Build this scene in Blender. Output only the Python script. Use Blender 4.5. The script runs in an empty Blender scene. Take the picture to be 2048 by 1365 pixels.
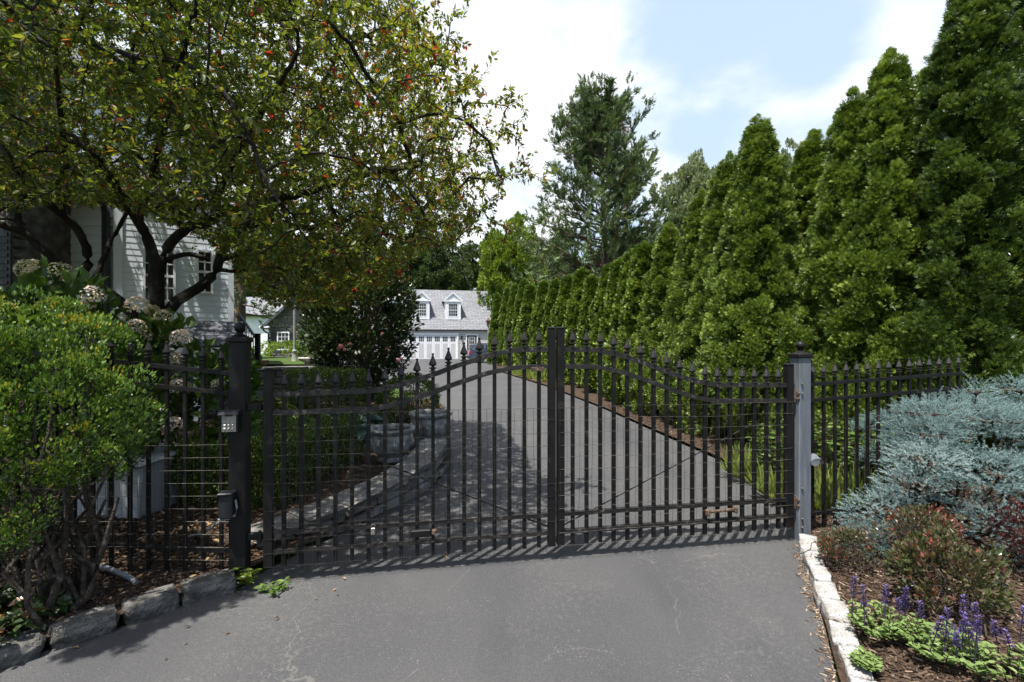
SKYS, SUNE, EXPO = .12, 5.0, .95
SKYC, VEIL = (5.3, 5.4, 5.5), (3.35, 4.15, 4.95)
import bpy, math, random
import numpy as np
from mathutils import noise as mnoise, Vector
RAD = math.radians
sc = bpy.context.scene
COL = sc.collection
rng = np.random.default_rng(11)
rnd = random.Random(11)
F, CX, CY, EYE = 967.0, 1024.0, 682.5, 1.65      # the photograph's focal length in pixels, its centre, the eye height


def at(px, py, Y):
    return np.array([(px - CX) / F * Y, Y, EYE - (py - CY) / F * Y])


# ------------------------------------------------------------------ objects
ORG = {}


def tag(o, label=None, cat=None, group=None, kind=None):
    if label: o['label'] = label
    if cat: o['category'] = cat
    if group: o['group'] = group
    if kind: o['kind'] = kind
    return o


def thing(name, label, cat, loc=(0, 0, 0), group=None, rz=0.0):
    o = bpy.data.objects.new(name, None)
    COL.objects.link(o)
    o.empty_display_size = 0.1
    o.location = tuple(float(v) for v in loc)
    o.rotation_euler.z = rz
    ORG[o.name] = np.array(o.location)
    return tag(o, label, cat, group)


def link(name, me, m, parent=None, loc=(0, 0, 0)):
    o = bpy.data.objects.new(name, me)
    COL.objects.link(o)
    if m is not None and not me.materials:
        me.materials.append(m)
    o.location = tuple(float(v) for v in loc)
    if parent is not None:
        o.parent = parent
        ORG[o.name] = ORG.get(parent.name, np.zeros(3))
    else:
        ORG[o.name] = np.array(o.location)
    return o


def npmesh(name, V, Fc, tint=None, smooth=False):
    V = np.asarray(V, dtype=np.float32)
    Fc = np.asarray(Fc, dtype=np.int32)
    k = Fc.shape[1]
    me = bpy.data.meshes.new(name)
    me.vertices.add(len(V)); me.vertices.foreach_set('co', V.ravel())
    me.loops.add(Fc.size); me.loops.foreach_set('vertex_index', Fc.ravel())
    me.polygons.add(len(Fc)); me.polygons.foreach_set('loop_start', np.arange(len(Fc), dtype=np.int32) * k)
    me.polygons.foreach_set('use_smooth', np.full(len(Fc), smooth, dtype=bool))
    if tint is not None:
        a = me.attributes.new('tint', 'FLOAT', 'POINT')
        a.data.foreach_set('value', np.asarray(tint, dtype=np.float32))
    me.update(calc_edges=True)
    return me


class MB:
    """collects shapes; build() links them as ONE mesh object"""
    def __init__(s): s.v = []; s.f = []

    def add(s, vs, fs):
        b = len(s.v)
        s.v.extend([tuple(float(c) for c in v) for v in vs])
        s.f.extend([tuple(b + i for i in f) for f in fs])

    def hexa(s, P):   # 8 points: bottom ring 0-3, top ring 4-7
        s.add(P, [(3, 2, 1, 0), (4, 5, 6, 7), (0, 1, 5, 4), (1, 2, 6, 5), (2, 3, 7, 6), (3, 0, 4, 7)])

    def box(s, c, size, rz=0.0, bev=0.0):
        cx, cy, cz = c; hx, hy, hz = size[0] / 2, size[1] / 2, size[2] / 2
        ca, sa = math.cos(rz), math.sin(rz)
        def T(x, y, z): return (cx + x * ca - y * sa, cy + x * sa + y * ca, cz + z)
        if bev <= 0:
            s.hexa([T(*p) for p in ((-hx, -hy, -hz), (hx, -hy, -hz), (hx, hy, -hz), (-hx, hy, -hz), (-hx, -hy, hz), (hx, -hy, hz), (hx, hy, hz), (-hx, hy, hz))])
            return
        b = min(bev, hx * .9, hy * .9, hz * .9)
        rings = []
        for z, ins in ((-hz, b), (-hz + b, 0), (hz - b, 0), (hz, b)):
            x, y = hx - ins, hy - ins
            q = b if ins == 0 else b * .6
            rings.append([T(*p, z) for p in ((-x + q, -y), (x - q, -y), (x, -y + q), (x, y - q), (x - q, y), (-x + q, y), (-x, y - q), (-x, -y + q))])
        vs = [p for r in rings for p in r]; fs = []
        for k in range(3):
            for i in range(8):
                j = (i + 1) % 8
                fs.append((k * 8 + i, k * 8 + j, k * 8 + 8 + j, k * 8 + 8 + i))
        fs.append(tuple(reversed(range(8)))); fs.append(tuple(range(24, 32)))
        s.add(vs, fs)

    def tube(s, pts, radii, n=8, caps=True):
        pts = [np.asarray(p, float) for p in pts]
        if np.isscalar(radii): radii = [radii] * len(pts)
        vs, fs = [], []
        for i, p in enumerate(pts):
            t = pts[min(i + 1, len(pts) - 1)] - pts[max(i - 1, 0)]
            t = t / (np.linalg.norm(t) + 1e-9)
            ref = np.array([0, 0, 1.0]) if abs(t[2]) < .9 else np.array([1.0, 0, 0])
            x = np.cross(t, ref); x /= np.linalg.norm(x); y = np.cross(t, x)
            for k in range(n):
                a = 2 * math.pi * (k + .5) / n
                vs.append(p + radii[i] * (math.cos(a) * x + math.sin(a) * y))
        for i in range(len(pts) - 1):
            for k in range(n):
                j = (k + 1) % n
                fs.append((i * n + k, i * n + j, (i + 1) * n + j, (i + 1) * n + k))
        if caps:
            fs.append(tuple(range(n))[::-1]); fs.append(tuple((len(pts) - 1) * n + k for k in range(n)))
        s.add(vs, fs)

    def lathe(s, c, prof, n=16, flute=0.0):
        vs, fs = [], []
        for r, z in prof:
            for k in range(n):
                a = 2 * math.pi * k / n
                rr = r * (1 + flute * (1 if k % 2 else -1))
                vs.append((c[0] + rr * math.cos(a), c[1] + rr * math.sin(a), c[2] + z))
        m = len(prof)
        for i in range(m - 1):
            for k in range(n):
                j = (k + 1) % n
                fs.append((i * n + k, i * n + j, (i + 1) * n + j, (i + 1) * n + k))
        fs.append(tuple(range(n))[::-1]); fs.append(tuple((m - 1) * n + k for k in range(n)))
        s.add(vs, fs)

    def sphere(s, c, r, n=14):
        m = n // 2
        s.lathe(c, [(max(1e-4, r * math.sin(math.pi * i / m)), -r * math.cos(math.pi * i / m)) for i in range(m + 1)], n)

    def prism(s, poly, vec):   # planar polygon swept along vec
        n = len(poly); vec = np.asarray(vec, float)
        A = [np.asarray(p, float) for p in poly]
        s.add(A + [p + vec for p in A], [tuple(range(n))[::-1], tuple(range(n, 2 * n))] + [(i, (i + 1) % n, n + (i + 1) % n, n + i) for i in range(n)])

    def sweep(s, pts, hor, h, w):   # rectangular bar along pts; hor = horizontal unit vector across
        hor = np.asarray(hor, float); vs, fs = [], []
        pts = [np.asarray(p, float) for p in pts]
        for i, p in enumerate(pts):
            t = pts[min(i + 1, len(pts) - 1)] - pts[max(i - 1, 0)]
            t /= np.linalg.norm(t)
            up = np.cross(hor, t); up *= (1 if up[2] > 0 else -1)
            for a, b in ((-1, -1), (1, -1), (1, 1), (-1, 1)):
                vs.append(p + hor * a * w / 2 + up * b * h / 2)
        for i in range(len(pts) - 1):
            for k in range(4):
                j = (k + 1) % 4
                fs.append((i * 4 + k, i * 4 + j, i * 4 + 4 + j, i * 4 + 4 + k))
        fs.append((3, 2, 1, 0)); e = 4 * (len(pts) - 1); fs.append((e, e + 1, e + 2, e + 3))
        s.add(vs, fs)

    def mesh(s, name, org=(0, 0, 0), smooth=False):
        me = bpy.data.meshes.new(name)
        o = np.asarray(org)
        me.from_pydata([tuple(np.asarray(v) - o) for v in s.v], [], s.f)
        if smooth:
            me.polygons.foreach_set('use_smooth', [True] * len(me.polygons))
            try: me.set_sharp_from_angle(angle=RAD(40))
            except Exception: pass
        me.update()
        return me

    def build(s, name, m, parent=None, smooth=False, loc=None):
        if parent is not None:
            return link(name, s.mesh(name, ORG[parent.name], smooth), m, parent)
        l = loc if loc is not None else (0, 0, 0)
        return link(name, s.mesh(name, l, smooth), m, None, l)


def copy_tree(o, parent=None):
    c = o.copy(); COL.objects.link(c)
    ORG[c.name] = ORG.get(o.name, np.zeros(3))
    if parent is not None:
        c.parent = parent
    for ch in list(o.children):
        copy_tree(ch, c)
    return c


# ------------------------------------------------------------------ materials
def nt(name):
    m = bpy.data.materials.new(name); m.use_nodes = True
    t = m.node_tree; t.nodes.clear()
    return m, t, t.nodes.new


def ramp(t, stops, mode='LINEAR'):
    r = t.nodes.new('ShaderNodeValToRGB'); cr = r.color_ramp; cr.interpolation = mode
    while len(cr.elements) > 1: cr.elements.remove(cr.elements[-1])
    cr.elements[0].position = stops[0][0]; cr.elements[0].color = (*stops[0][1], 1)
    for p, c in stops[1:]:
        e = cr.elements.new(p); e.color = (*c, 1)
    return r


def surf(name, stops, scale=6.0, rough=.7, spec=.3, bump=0.0, bscale=None, detail=6, metal=0.0, stretch=(1, 1, 1), dist=.02):
    """noise coloured solid"""
    m, t, N = nt(name); L = t.links.new
    out = N('ShaderNodeOutputMaterial'); b = N('ShaderNodeBsdfPrincipled')
    tc = N('ShaderNodeTexCoord'); mp = N('ShaderNodeMapping'); mp.inputs['Scale'].default_value = stretch
    L(tc.outputs['Object'], mp.inputs[0])
    n = N('ShaderNodeTexNoise'); n.inputs['Scale'].default_value = scale; n.inputs['Detail'].default_value = detail
    L(mp.outputs[0], n.inputs['Vector'])
    r = ramp(t, stops); L(n.outputs['Fac'], r.inputs[0]); L(r.outputs[0], b.inputs['Base Color'])
    b.inputs['Roughness'].default_value = rough; b.inputs['Specular IOR Level'].default_value = spec; b.inputs['Metallic'].default_value = metal
    if bump:
        n2 = N('ShaderNodeTexNoise'); n2.inputs['Scale'].default_value = bscale or scale * 4; n2.inputs['Detail'].default_value = 5
        L(mp.outputs[0], n2.inputs['Vector'])
        bp = N('ShaderNodeBump'); bp.inputs['Strength'].default_value = bump; bp.inputs['Distance'].default_value = dist
        L(n2.outputs['Fac'], bp.inputs['Height']); L(bp.outputs[0], b.inputs['Normal'])
    L(b.outputs[0], out.inputs[0])
    return m


def leafmat(name, stops, rough=.5, spec=.35, trans=.3, tcol=1.25):
    m, t, N = nt(name); L = t.links.new
    out = N('ShaderNodeOutputMaterial'); b = N('ShaderNodeBsdfPrincipled'); tr = N('ShaderNodeBsdfTranslucent'); mx = N('ShaderNodeMixShader')
    at_ = N('ShaderNodeAttribute'); at_.attribute_name = 'tint'
    r = ramp(t, stops); L(at_.outputs['Fac'], r.inputs[0])
    L(r.outputs[0], b.inputs['Base Color'])
    g = N('ShaderNodeMix'); g.data_type = 'RGBA'; g.blend_type = 'MULTIPLY'; g.inputs['Factor'].default_value = 1
    L(r.outputs[0], g.inputs['A']); g.inputs['B'].default_value = (tcol * 1.15, tcol * 1.1, tcol * .6, 1)
    L(g.outputs['Result'], tr.inputs['Color'])
    b.inputs['Roughness'].default_value = rough; b.inputs['Specular IOR Level'].default_value = spec
    mx.inputs[0].default_value = trans
    L(b.outputs[0], mx.inputs[1]); L(tr.outputs[0], mx.inputs[2]); L(mx.outputs[0], out.inputs[0])
    return m


M = {}
M['black_metal'] = surf('black_metal', [(.3, (.006, .0056, .0056)), (.62, (.011, .010, .0096)), (.78, (.040, .032, .026))], 9, rough=.5, spec=.2, bump=.15, bscale=60, dist=.004)
M['rail_metal'] = surf('rail_metal', [(.35, (.011, .010, .0095)), (.6, (.024, .021, .019)), (.74, (.13, .11, .09))], 22, rough=.48, spec=.32, bump=.2, bscale=80, dist=.004)
M['grey_wood'] = surf('grey_wood', [(.3, (.088, .098, .113)), (.55, (.122, .133, .150)), (.75, (.18, .188, .20))], 5, rough=.6, spec=.3, bump=.25, bscale=30, stretch=(6, 6, .6), dist=.006)
M['wire'] = surf('wire', [(.4, (.05, .047, .042)), (.7, (.16, .15, .125))], 14, rough=.4, spec=.5, metal=.6)
M['rust'] = surf('rust', [(.35, (.05, .035, .025)), (.6, (.13, .085, .055)), (.75, (.25, .22, .18))], 40, rough=.8, bump=.4, bscale=90)
M['white_paint'] = surf('white_paint', [(.3, (.70, .71, .72)), (.7, (.80, .80, .80))], 3, rough=.5, spec=.3)
M['siding'] = surf('siding', [(.3, (.64, .68, .73)), (.7, (.70, .735, .78))], 2.2, rough=.55, spec=.3, bump=.08, bscale=40, stretch=(1, 1, 5))
M['greige'] = surf('greige', [(.3, (.47, .455, .41)), (.7, (.54, .525, .475))], 2, rough=.6)
M['panel_grey'] = surf('panel_grey', [(.3, (.50, .48, .47)), (.7, (.56, .54, .53))], 2, rough=.6)
M['dark_trim'] = surf('dark_trim', [(.3, (.010, .011, .013)), (.7, (.018, .019, .022))], 8, rough=.45)
M['bark'] = surf('bark', [(.3, (.014, .011, .010)), (.58, (.034, .028, .024)), (.76, (.14, .13, .11))], 7, rough=.9, spec=.15, bump=.9, bscale=26, stretch=(1, 1, .6), dist=.03)
M['twig'] = surf('twig', [(.3, (.03, .022, .017)), (.7, (.075, .058, .045))], 10, rough=.85, spec=.2)
M['brown_bark'] = surf('brown_bark', [(.3, (.07, .045, .032)), (.7, (.17, .12, .09))], 5, rough=.9, bump=.6, bscale=14, stretch=(3, 3, .4), dist=.05)
M['stem'] = surf('stem', [(.3, (.024, .018, .013)), (.55, (.06, .046, .034)), (.75, (.15, .125, .10))], 24, rough=.9, bump=.9, bscale=70)
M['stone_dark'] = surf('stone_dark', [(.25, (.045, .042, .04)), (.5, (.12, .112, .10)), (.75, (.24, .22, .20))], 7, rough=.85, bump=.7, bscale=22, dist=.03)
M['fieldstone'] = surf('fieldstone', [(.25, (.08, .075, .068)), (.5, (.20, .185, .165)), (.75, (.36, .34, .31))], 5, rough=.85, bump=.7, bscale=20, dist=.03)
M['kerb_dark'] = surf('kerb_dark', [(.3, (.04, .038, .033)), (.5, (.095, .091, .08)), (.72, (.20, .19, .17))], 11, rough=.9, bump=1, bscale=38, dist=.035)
M['urn_stone'] = surf('urn_stone', [(.28, (.08, .078, .066)), (.5, (.24, .235, .215)), (.74, (.46, .45, .42))], 9, rough=.85, bump=.6, bscale=40, dist=.015)
M['cast_stone'] = surf('cast_stone', [(.3, (.42, .41, .38)), (.7, (.6, .59, .56))], 9, rough=.8, bump=.3)
M['slate_cap'] = surf('slate_cap', [(.3, (.09, .085, .075)), (.55, (.17, .16, .145)), (.75, (.28, .265, .24))], 6, rough=.8, bump=.5, bscale=18, dist=.02)
M['soil'] = surf('soil', [(.3, (.03, .02, .014)), (.6, (.075, .052, .036)), (.75, (.13, .095, .068))], 26, rough=.95, spec=.1, bump=1, bscale=60, dist=.03)
M['grass'] = surf('grass', [(.3, (.035, .06, .012)), (.55, (.07, .11, .025)), (.75, (.11, .15, .04))], 12, rough=.9, spec=.15, bump=.8, bscale=60, dist=.05)
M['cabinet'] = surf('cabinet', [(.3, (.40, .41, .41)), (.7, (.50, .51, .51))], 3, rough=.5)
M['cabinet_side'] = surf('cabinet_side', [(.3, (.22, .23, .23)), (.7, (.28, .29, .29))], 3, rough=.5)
M['steel'] = surf('steel', [(.3, (.22, .21, .19)), (.7, (.32, .305, .28))], 18, rough=.4, metal=.7)
M['key'] = surf('key', [(.3, (.28, .28, .27)), (.7, (.38, .38, .36))], 18, rough=.35, metal=.5)
M['conduit'] = surf('conduit', [(.3, (.14, .145, .155)), (.7, (.24, .245, .255))], 18, rough=.5)
M['lamp_face'] = surf('lamp_face', [(.3, (.62, .62, .62)), (.7, (.75, .75, .74))], 18, rough=.4)
M['pole'] = surf('pole', [(.3, (.25, .25, .22)), (.7, (.36, .36, .32))], 9, rough=.55)
M['car_paint'] = surf('car_paint', [(.3, (.05, .068, .10)), (.7, (.065, .085, .125))], 2, rough=.2, spec=.8)
M['tyre'] = surf('tyre', [(.3, (.012, .012, .012)), (.7, (.022, .022, .022))], 9, rough=.8)
M['red_lamp'] = surf('red_lamp', [(.3, (.35, .012, .015)), (.7, (.45, .03, .03))], 9, rough=.2, spec=.6)
M['brick_step'] = surf('brick_step', [(.3, (.16, .07, .045)), (.7, (.26, .13, .09))], 9, rough=.85)
M['petal'] = surf('petal', [(.3, (.50, .46, .42)), (.7, (.66, .60, .56))], 30, rough=.8)


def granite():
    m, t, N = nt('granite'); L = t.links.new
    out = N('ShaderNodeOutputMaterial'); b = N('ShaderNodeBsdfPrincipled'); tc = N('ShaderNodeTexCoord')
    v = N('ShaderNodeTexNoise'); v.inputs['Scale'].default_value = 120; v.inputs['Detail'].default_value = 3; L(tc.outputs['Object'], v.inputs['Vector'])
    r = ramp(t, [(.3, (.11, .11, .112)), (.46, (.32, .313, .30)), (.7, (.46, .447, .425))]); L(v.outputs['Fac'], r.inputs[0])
    n = N('ShaderNodeTexNoise'); n.inputs['Scale'].default_value = 7; n.inputs['Detail'].default_value = 5; L(tc.outputs['Object'], n.inputs['Vector'])
    r2 = ramp(t, [(.32, (.55, .50, .43)), (.56, (1, 1, 1))]); L(n.outputs['Fac'], r2.inputs[0])
    g = N('ShaderNodeMix'); g.data_type = 'RGBA'; g.blend_type = 'MULTIPLY'; g.inputs['Factor'].default_value = 1
    L(r.outputs[0], g.inputs['A']); L(r2.outputs[0], g.inputs['B']); L(g.outputs['Result'], b.inputs['Base Color'])
    b.inputs['Roughness'].default_value = .8
    bp = N('ShaderNodeBump'); bp.inputs['Strength'].default_value = .6; bp.inputs['Distance'].default_value = .01
    n3 = N('ShaderNodeTexNoise'); n3.inputs['Scale'].default_value = 60; n3.inputs['Detail'].default_value = 6; L(tc.outputs['Object'], n3.inputs['Vector'])
    L(n3.outputs['Fac'], bp.inputs['Height']); L(bp.outputs[0], b.inputs['Normal']); L(b.outputs[0], out.inputs[0])
    return m


def asphalt():
    m, t, N = nt('asphalt'); L = t.links.new
    out = N('ShaderNodeOutputMaterial'); b = N('ShaderNodeBsdfPrincipled'); tc = N('ShaderNodeTexCoord'); O = tc.outputs['Object']
    def noise(scale, det=5, vec=None, rough=.5):
        n = N('ShaderNodeTexNoise'); n.inputs['Scale'].default_value = scale; n.inputs['Detail'].default_value = det; n.inputs['Roughness'].default_value = rough
        L(vec or O, n.inputs['Vector']); return n.outputs['Fac']
    def mix(kind, f, a, b_):
        g = N('ShaderNodeMix'); g.data_type = 'RGBA'; g.blend_type = kind
        for s, x in (('Factor', f), ('A', a), ('B', b_)):
            if isinstance(x, (int, float)): g.inputs[s].default_value = x
            elif isinstance(x, tuple): g.inputs[s].default_value = (*x, 1)
            else: L(x, g.inputs[s])
        return g.outputs['Result']
    def math_(op, a, b_=0.0):
        g = N('ShaderNodeMath'); g.operation = op
        for i, x in enumerate((a, b_)):
            if isinstance(x, (int, float)): g.inputs[i].default_value = x
            else: L(x, g.inputs[i])
        return g.outputs[0]
    fine = noise(330, 4)
    r = ramp(t, [(.36, (.018, .018, .019)), (.5, (.056, .056, .057)), (.64, (.125, .123, .121))]); L(fine, r.inputs[0])
    big = ramp(t, [(.35, (.86, .86, .88)), (.65, (1.10, 1.09, 1.07))]); L(noise(.8, 6), big.inputs[0])
    c = mix('MULTIPLY', 1.0, r.outputs[0], big.outputs[0])
    mid = ramp(t, [(.36, (.86, .86, .87)), (.64, (1.15, 1.145, 1.135))]); L(noise(75, 3), mid.inputs[0])
    c = mix('MULTIPLY', 1.0, c, mid.outputs[0])
    # tan dust in worn patches
    dust = ramp(t, [(.56, (0, 0, 0)), (.72, (1, 1, 1))]); L(noise(1.7, 7, rough=.62), dust.inputs[0])
    c = mix('MIX', math_('MULTIPLY', dust.outputs[0], .22), c, (.125, .112, .095))
    # wheel tracks worn along the drive
    tm = N('ShaderNodeMapping'); tm.inputs['Scale'].default_value = (1.5, .16, 1); tm.inputs['Rotation'].default_value = (0, 0, .14); L(O, tm.inputs[0])
    tr = ramp(t, [(.34, (.88, .88, .89)), (.5, (1, 1, 1)), (.68, (1.10, 1.095, 1.08))]); L(noise(1.0, 4, tm.outputs[0]), tr.inputs[0])
    c = mix('MULTIPLY', 1.0, c, tr.outputs[0])
    # a few long wandering cracks
    lw = N('ShaderNodeTexNoise'); lw.inputs['Scale'].default_value = 2.2; lw.inputs['Detail'].default_value = 7; L(O, lw.inputs['Vector'])
    lv = N('ShaderNodeVectorMath'); lv.operation = 'MULTIPLY_ADD'; L(lw.outputs['Color'], lv.inputs[0]); lv.inputs[1].default_value = (.6, .6, 0); L(O, lv.inputs[2])
    lo_ = N('ShaderNodeTexVoronoi'); lo_.feature = 'DISTANCE_TO_EDGE'; lo_.inputs['Scale'].default_value = .62; L(lv.outputs[0], lo_.inputs['Vector'])
    lc = math_('MULTIPLY', math_('LESS_THAN', lo_.outputs['Distance'], .0016), math_('GREATER_THAN', noise(1.1, 3), .52))
    c = mix('MIX', math_('MULTIPLY', lc, .4), c, (.17, .16, .14))
    # pale hairline cracks of the worn sealer, in patches
    wn = N('ShaderNodeTexNoise'); wn.inputs['Scale'].default_value = 9; wn.inputs['Detail'].default_value = 4; L(O, wn.inputs['Vector'])
    wv = N('ShaderNodeVectorMath'); wv.operation = 'MULTIPLY_ADD'; L(wn.outputs['Color'], wv.inputs[0]); wv.inputs[1].default_value = (.12, .12, 0); L(O, wv.inputs[2])
    cracks = []
    for sc_, w in ((15, .036), (40, .085)):
        vo = N('ShaderNodeTexVoronoi'); vo.feature = 'DISTANCE_TO_EDGE'; vo.inputs['Scale'].default_value = sc_; L(wv.outputs[0], vo.inputs['Vector'])
        cracks.append(math_('LESS_THAN', vo.outputs['Distance'], w))
    patch = ramp(t, [(.40, (0, 0, 0)), (.75, (1, 1, 1))]); L(noise(.9, 3), patch.inputs[0])
    brk = ramp(t, [(.44, (0, 0, 0)), (.60, (1, 1, 1))]); L(noise(26, 4), brk.inputs[0])
    ck = math_('MULTIPLY', math_('MULTIPLY', math_('MAXIMUM', cracks[0], math_('MULTIPLY', cracks[1], .6)), patch.outputs[0]), brk.outputs[0])
    c = mix('MIX', math_('MULTIPLY', ck, .26), c, (.25, .24, .215))
    # pale chips of exposed stone
    vo = N('ShaderNodeTexVoronoi'); vo.inputs['Scale'].default_value = 62; L(O, vo.inputs['Vector'])
    chip = math_('MULTIPLY', math_('LESS_THAN', vo.outputs['Distance'], .13), math_('GREATER_THAN', noise(2.2, 6, rough=.75), .54))
    c = mix('MIX', math_('MULTIPLY', chip, .8), c, (.34, .33, .31))
    L(c, b.inputs['Base Color'])
    b.inputs['Roughness'].default_value = .72; b.inputs['Specular IOR Level'].default_value = .32
    bp = N('ShaderNodeBump'); bp.inputs['Strength'].default_value = .55; bp.inputs['Distance'].default_value = .006
    L(math_('ADD', fine, math_('MULTIPLY', ck, -.3)), bp.inputs['Height']); L(bp.outputs[0], b.inputs['Normal'])
    L(b.outputs[0], out.inputs[0])
    return m


def shingle(name, c1, c2, mortar, sc_, horiz):
    """roof shingles in courses; horiz = (axis along the courses, axis up the slope) in object space"""
    m, t, N = nt(name); L = t.links.new
    out = N('ShaderNodeOutputMaterial'); b = N('ShaderNodeBsdfPrincipled'); uv = N('ShaderNodeUVMap')
    br = N('ShaderNodeTexBrick'); br.inputs['Scale'].default_value = 1.0
    br.inputs['Color1'].default_value = (*c1, 1); br.inputs['Color2'].default_value = (*c2, 1); br.inputs['Mortar'].default_value = (*mortar, 1)
    br.inputs['Brick Width'].default_value = sc_[0]; br.inputs['Row Height'].default_value = sc_[1]; br.inputs['Mortar Size'].default_value = sc_[2]; br.inputs['Bias'].default_value = -.1
    L(uv.outputs[0], br.inputs['Vector'])
    n = N('ShaderNodeTexNoise'); n.inputs['Scale'].default_value = 3; n.inputs['Detail'].default_value = 5; L(uv.outputs[0], n.inputs['Vector'])
    r2 = ramp(t, [(.3, (.82, .82, .82)), (.7, (1.1, 1.1, 1.1))]); L(n.outputs['Fac'], r2.inputs[0])
    g = N('ShaderNodeMix'); g.data_type = 'RGBA'; g.blend_type = 'MULTIPLY'; g.inputs['Factor'].default_value = 1
    L(br.outputs['Color'], g.inputs['A']); L(r2.outputs[0], g.inputs['B']); L(g.outputs['Result'], b.inputs['Base Color'])
    b.inputs['Roughness'].default_value = .85
    bp = N('ShaderNodeBump'); bp.inputs['Strength'].default_value = .6; bp.inputs['Distance'].default_value = .02; bp.invert = True
    L(br.outputs['Fac'], bp.inputs['Height']); L(bp.outputs[0], b.inputs['Normal'])
    L(b.outputs[0], out.inputs[0])
    return m


def glass():
    m, t, N = nt('window_glass'); L = t.links.new
    out = N('ShaderNodeOutputMaterial'); b = N('ShaderNodeBsdfPrincipled')
    b.inputs['Base Color'].default_value = (.02, .024, .026, 1); b.inputs['Roughness'].default_value = .06; b.inputs['Specular IOR Level'].default_value = .8
    L(b.outputs[0], out.inputs[0]); return m


M['granite'] = granite(); M['asphalt'] = asphalt(); M['glass'] = glass()
M['roof_grey'] = shingle('roof_grey', (.155, .16, .17), (.205, .21, .218), (.085, .085, .09), (.62, .24, .022), None)
M['roof_dark'] = shingle('roof_dark', (.075, .08, .095), (.10, .105, .12), (.035, .035, .04), (.42, .17, .014), None)


def roof_quad(name, P, m, parent, thick=.06):
    """sloping slab P0,P1 along the eave, P2,P3 along the ridge, UVs in metres"""
    P = [np.asarray(p, float) for p in P]
    o = ORG[parent.name]
    n = np.cross(P[1] - P[0], P[3] - P[0]); n /= np.linalg.norm(n)
    if n[2] < 0: n = -n
    V = [tuple(p - o) for p in P] + [tuple(p - n * thick - o) for p in P]
    me = bpy.data.meshes.new(name)
    me.from_pydata(V, [], [(0, 1, 2, 3), (7, 6, 5, 4), (0, 4, 5, 1), (1, 5, 6, 2), (2, 6, 7, 3), (3, 7, 4, 0)])
    uv = me.uv_layers.new(name='UVMap')
    u = P[1] - P[0]; u /= np.linalg.norm(u); w = np.cross(n, u)
    w *= 1 if w[2] > 0 else -1
    for li, lo in enumerate(me.loops):
        p = np.array(V[lo.vertex_index]) + o - P[0]
        uv.data[li].uv = (float(p @ u), float(p @ w))
    me.update()
    return link(name, me, m, parent)


# leaves: tint 0..1 picks the colour of each single leaf
M['plum_leaf'] = leafmat('plum_leaf', [(0, (.036, .060, .012)), (.35, (.085, .122, .020)), (.62, (.19, .215, .03)), (.76, (.17, .135, .02)), (.86, (.24, .085, .02)), (1, (.26, .022, .018))], rough=.42, spec=.4, trans=.5)
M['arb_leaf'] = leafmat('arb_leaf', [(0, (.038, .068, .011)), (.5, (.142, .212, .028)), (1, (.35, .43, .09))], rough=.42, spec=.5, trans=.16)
M['arb_leaf_shade'] = leafmat('arb_leaf_shade', [(0, (.026, .050, .010)), (.5, (.082, .132, .022)), (1, (.19, .25, .05))], rough=.42, spec=.5, trans=.16)  # arborvitae leaf darkened: the shade side of the screen put into its colour
M['cedar_leaf'] = leafmat('cedar_leaf', [(0, (.042, .065, .026)), (.5, (.088, .132, .050)), (.93, (.15, .20, .08)), (1, (.36, .20, .11))], rough=.6, spec=.25, trans=.18)
M['maple_leaf'] = leafmat('maple_leaf', [(0, (.07, .115, .014)), (.5, (.155, .225, .026)), (1, (.26, .32, .055))], rough=.5, spec=.3, trans=.35)
M['pale_leaf'] = leafmat('pale_leaf', [(0, (.11, .14, .075)), (.5, (.20, .24, .13)), (1, (.30, .33, .20))], rough=.5, spec=.4, trans=.3)
M['wood_leaf'] = leafmat('wood_leaf', [(0, (.030, .050, .018)), (.5, (.060, .092, .030)), (1, (.11, .14, .05))], rough=.5, spec=.35, trans=.3)
M['box_leaf'] = leafmat('box_leaf', [(0, (.028, .05, .009)), (.5, (.075, .122, .015)), (.9, (.16, .205, .03)), (1, (.30, .22, .02))], rough=.35, spec=.5, trans=.22)
M['box_leaf_bright'] = leafmat('box_leaf_bright', [(0, (.026, .05, .010)), (.45, (.075, .14, .02)), (.9, (.20, .30, .055)), (1, (.36, .29, .03))], rough=.35, spec=.5, trans=.25)
M['spruce_leaf'] = leafmat('spruce_leaf', [(0, (.07, .12, .115)), (.5, (.195, .285, .28)), (.95, (.37, .46, .445)), (1, (.26, .17, .10))], rough=.55, spec=.3, trans=.08, tcol=1)
M['barberry_leaf'] = leafmat('barberry_leaf', [(0, (.030, .036, .014)), (.42, (.070, .085, .030)), (.72, (.13, .085, .055)), (.88, (.11, .035, .028)), (1, (.30, .075, .045))], rough=.35, spec=.5, trans=.2)
M['red_leaf'] = leafmat('red_leaf', [(0, (.05, .018, .018)), (.6, (.13, .045, .045)), (1, (.26, .12, .10))], rough=.4, spec=.45, trans=.25)
M['salvia_leaf'] = leafmat('salvia_leaf', [(0, (.07, .12, .03)), (.5, (.14, .21, .06)), (1, (.24, .31, .11))], rough=.6, spec=.2, trans=.3)
M['salvia_bloom'] = leafmat('salvia_bloom', [(0, (.05, .036, .08)), (.6, (.105, .075, .21)), (1, (.20, .15, .34))], rough=.6, spec=.2, trans=.2, tcol=1)
M['hosta_leaf'] = leafmat('hosta_leaf', [(0, (.05, .085, .07)), (.5, (.10, .16, .135)), (1, (.17, .24, .20))], rough=.45, spec=.35, trans=.2)
M['green_leaf'] = leafmat('green_leaf', [(0, (.03, .06, .012)), (.5, (.07, .125, .02)), (1, (.14, .21, .045))], rough=.45, spec=.4, trans=.3)
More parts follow.
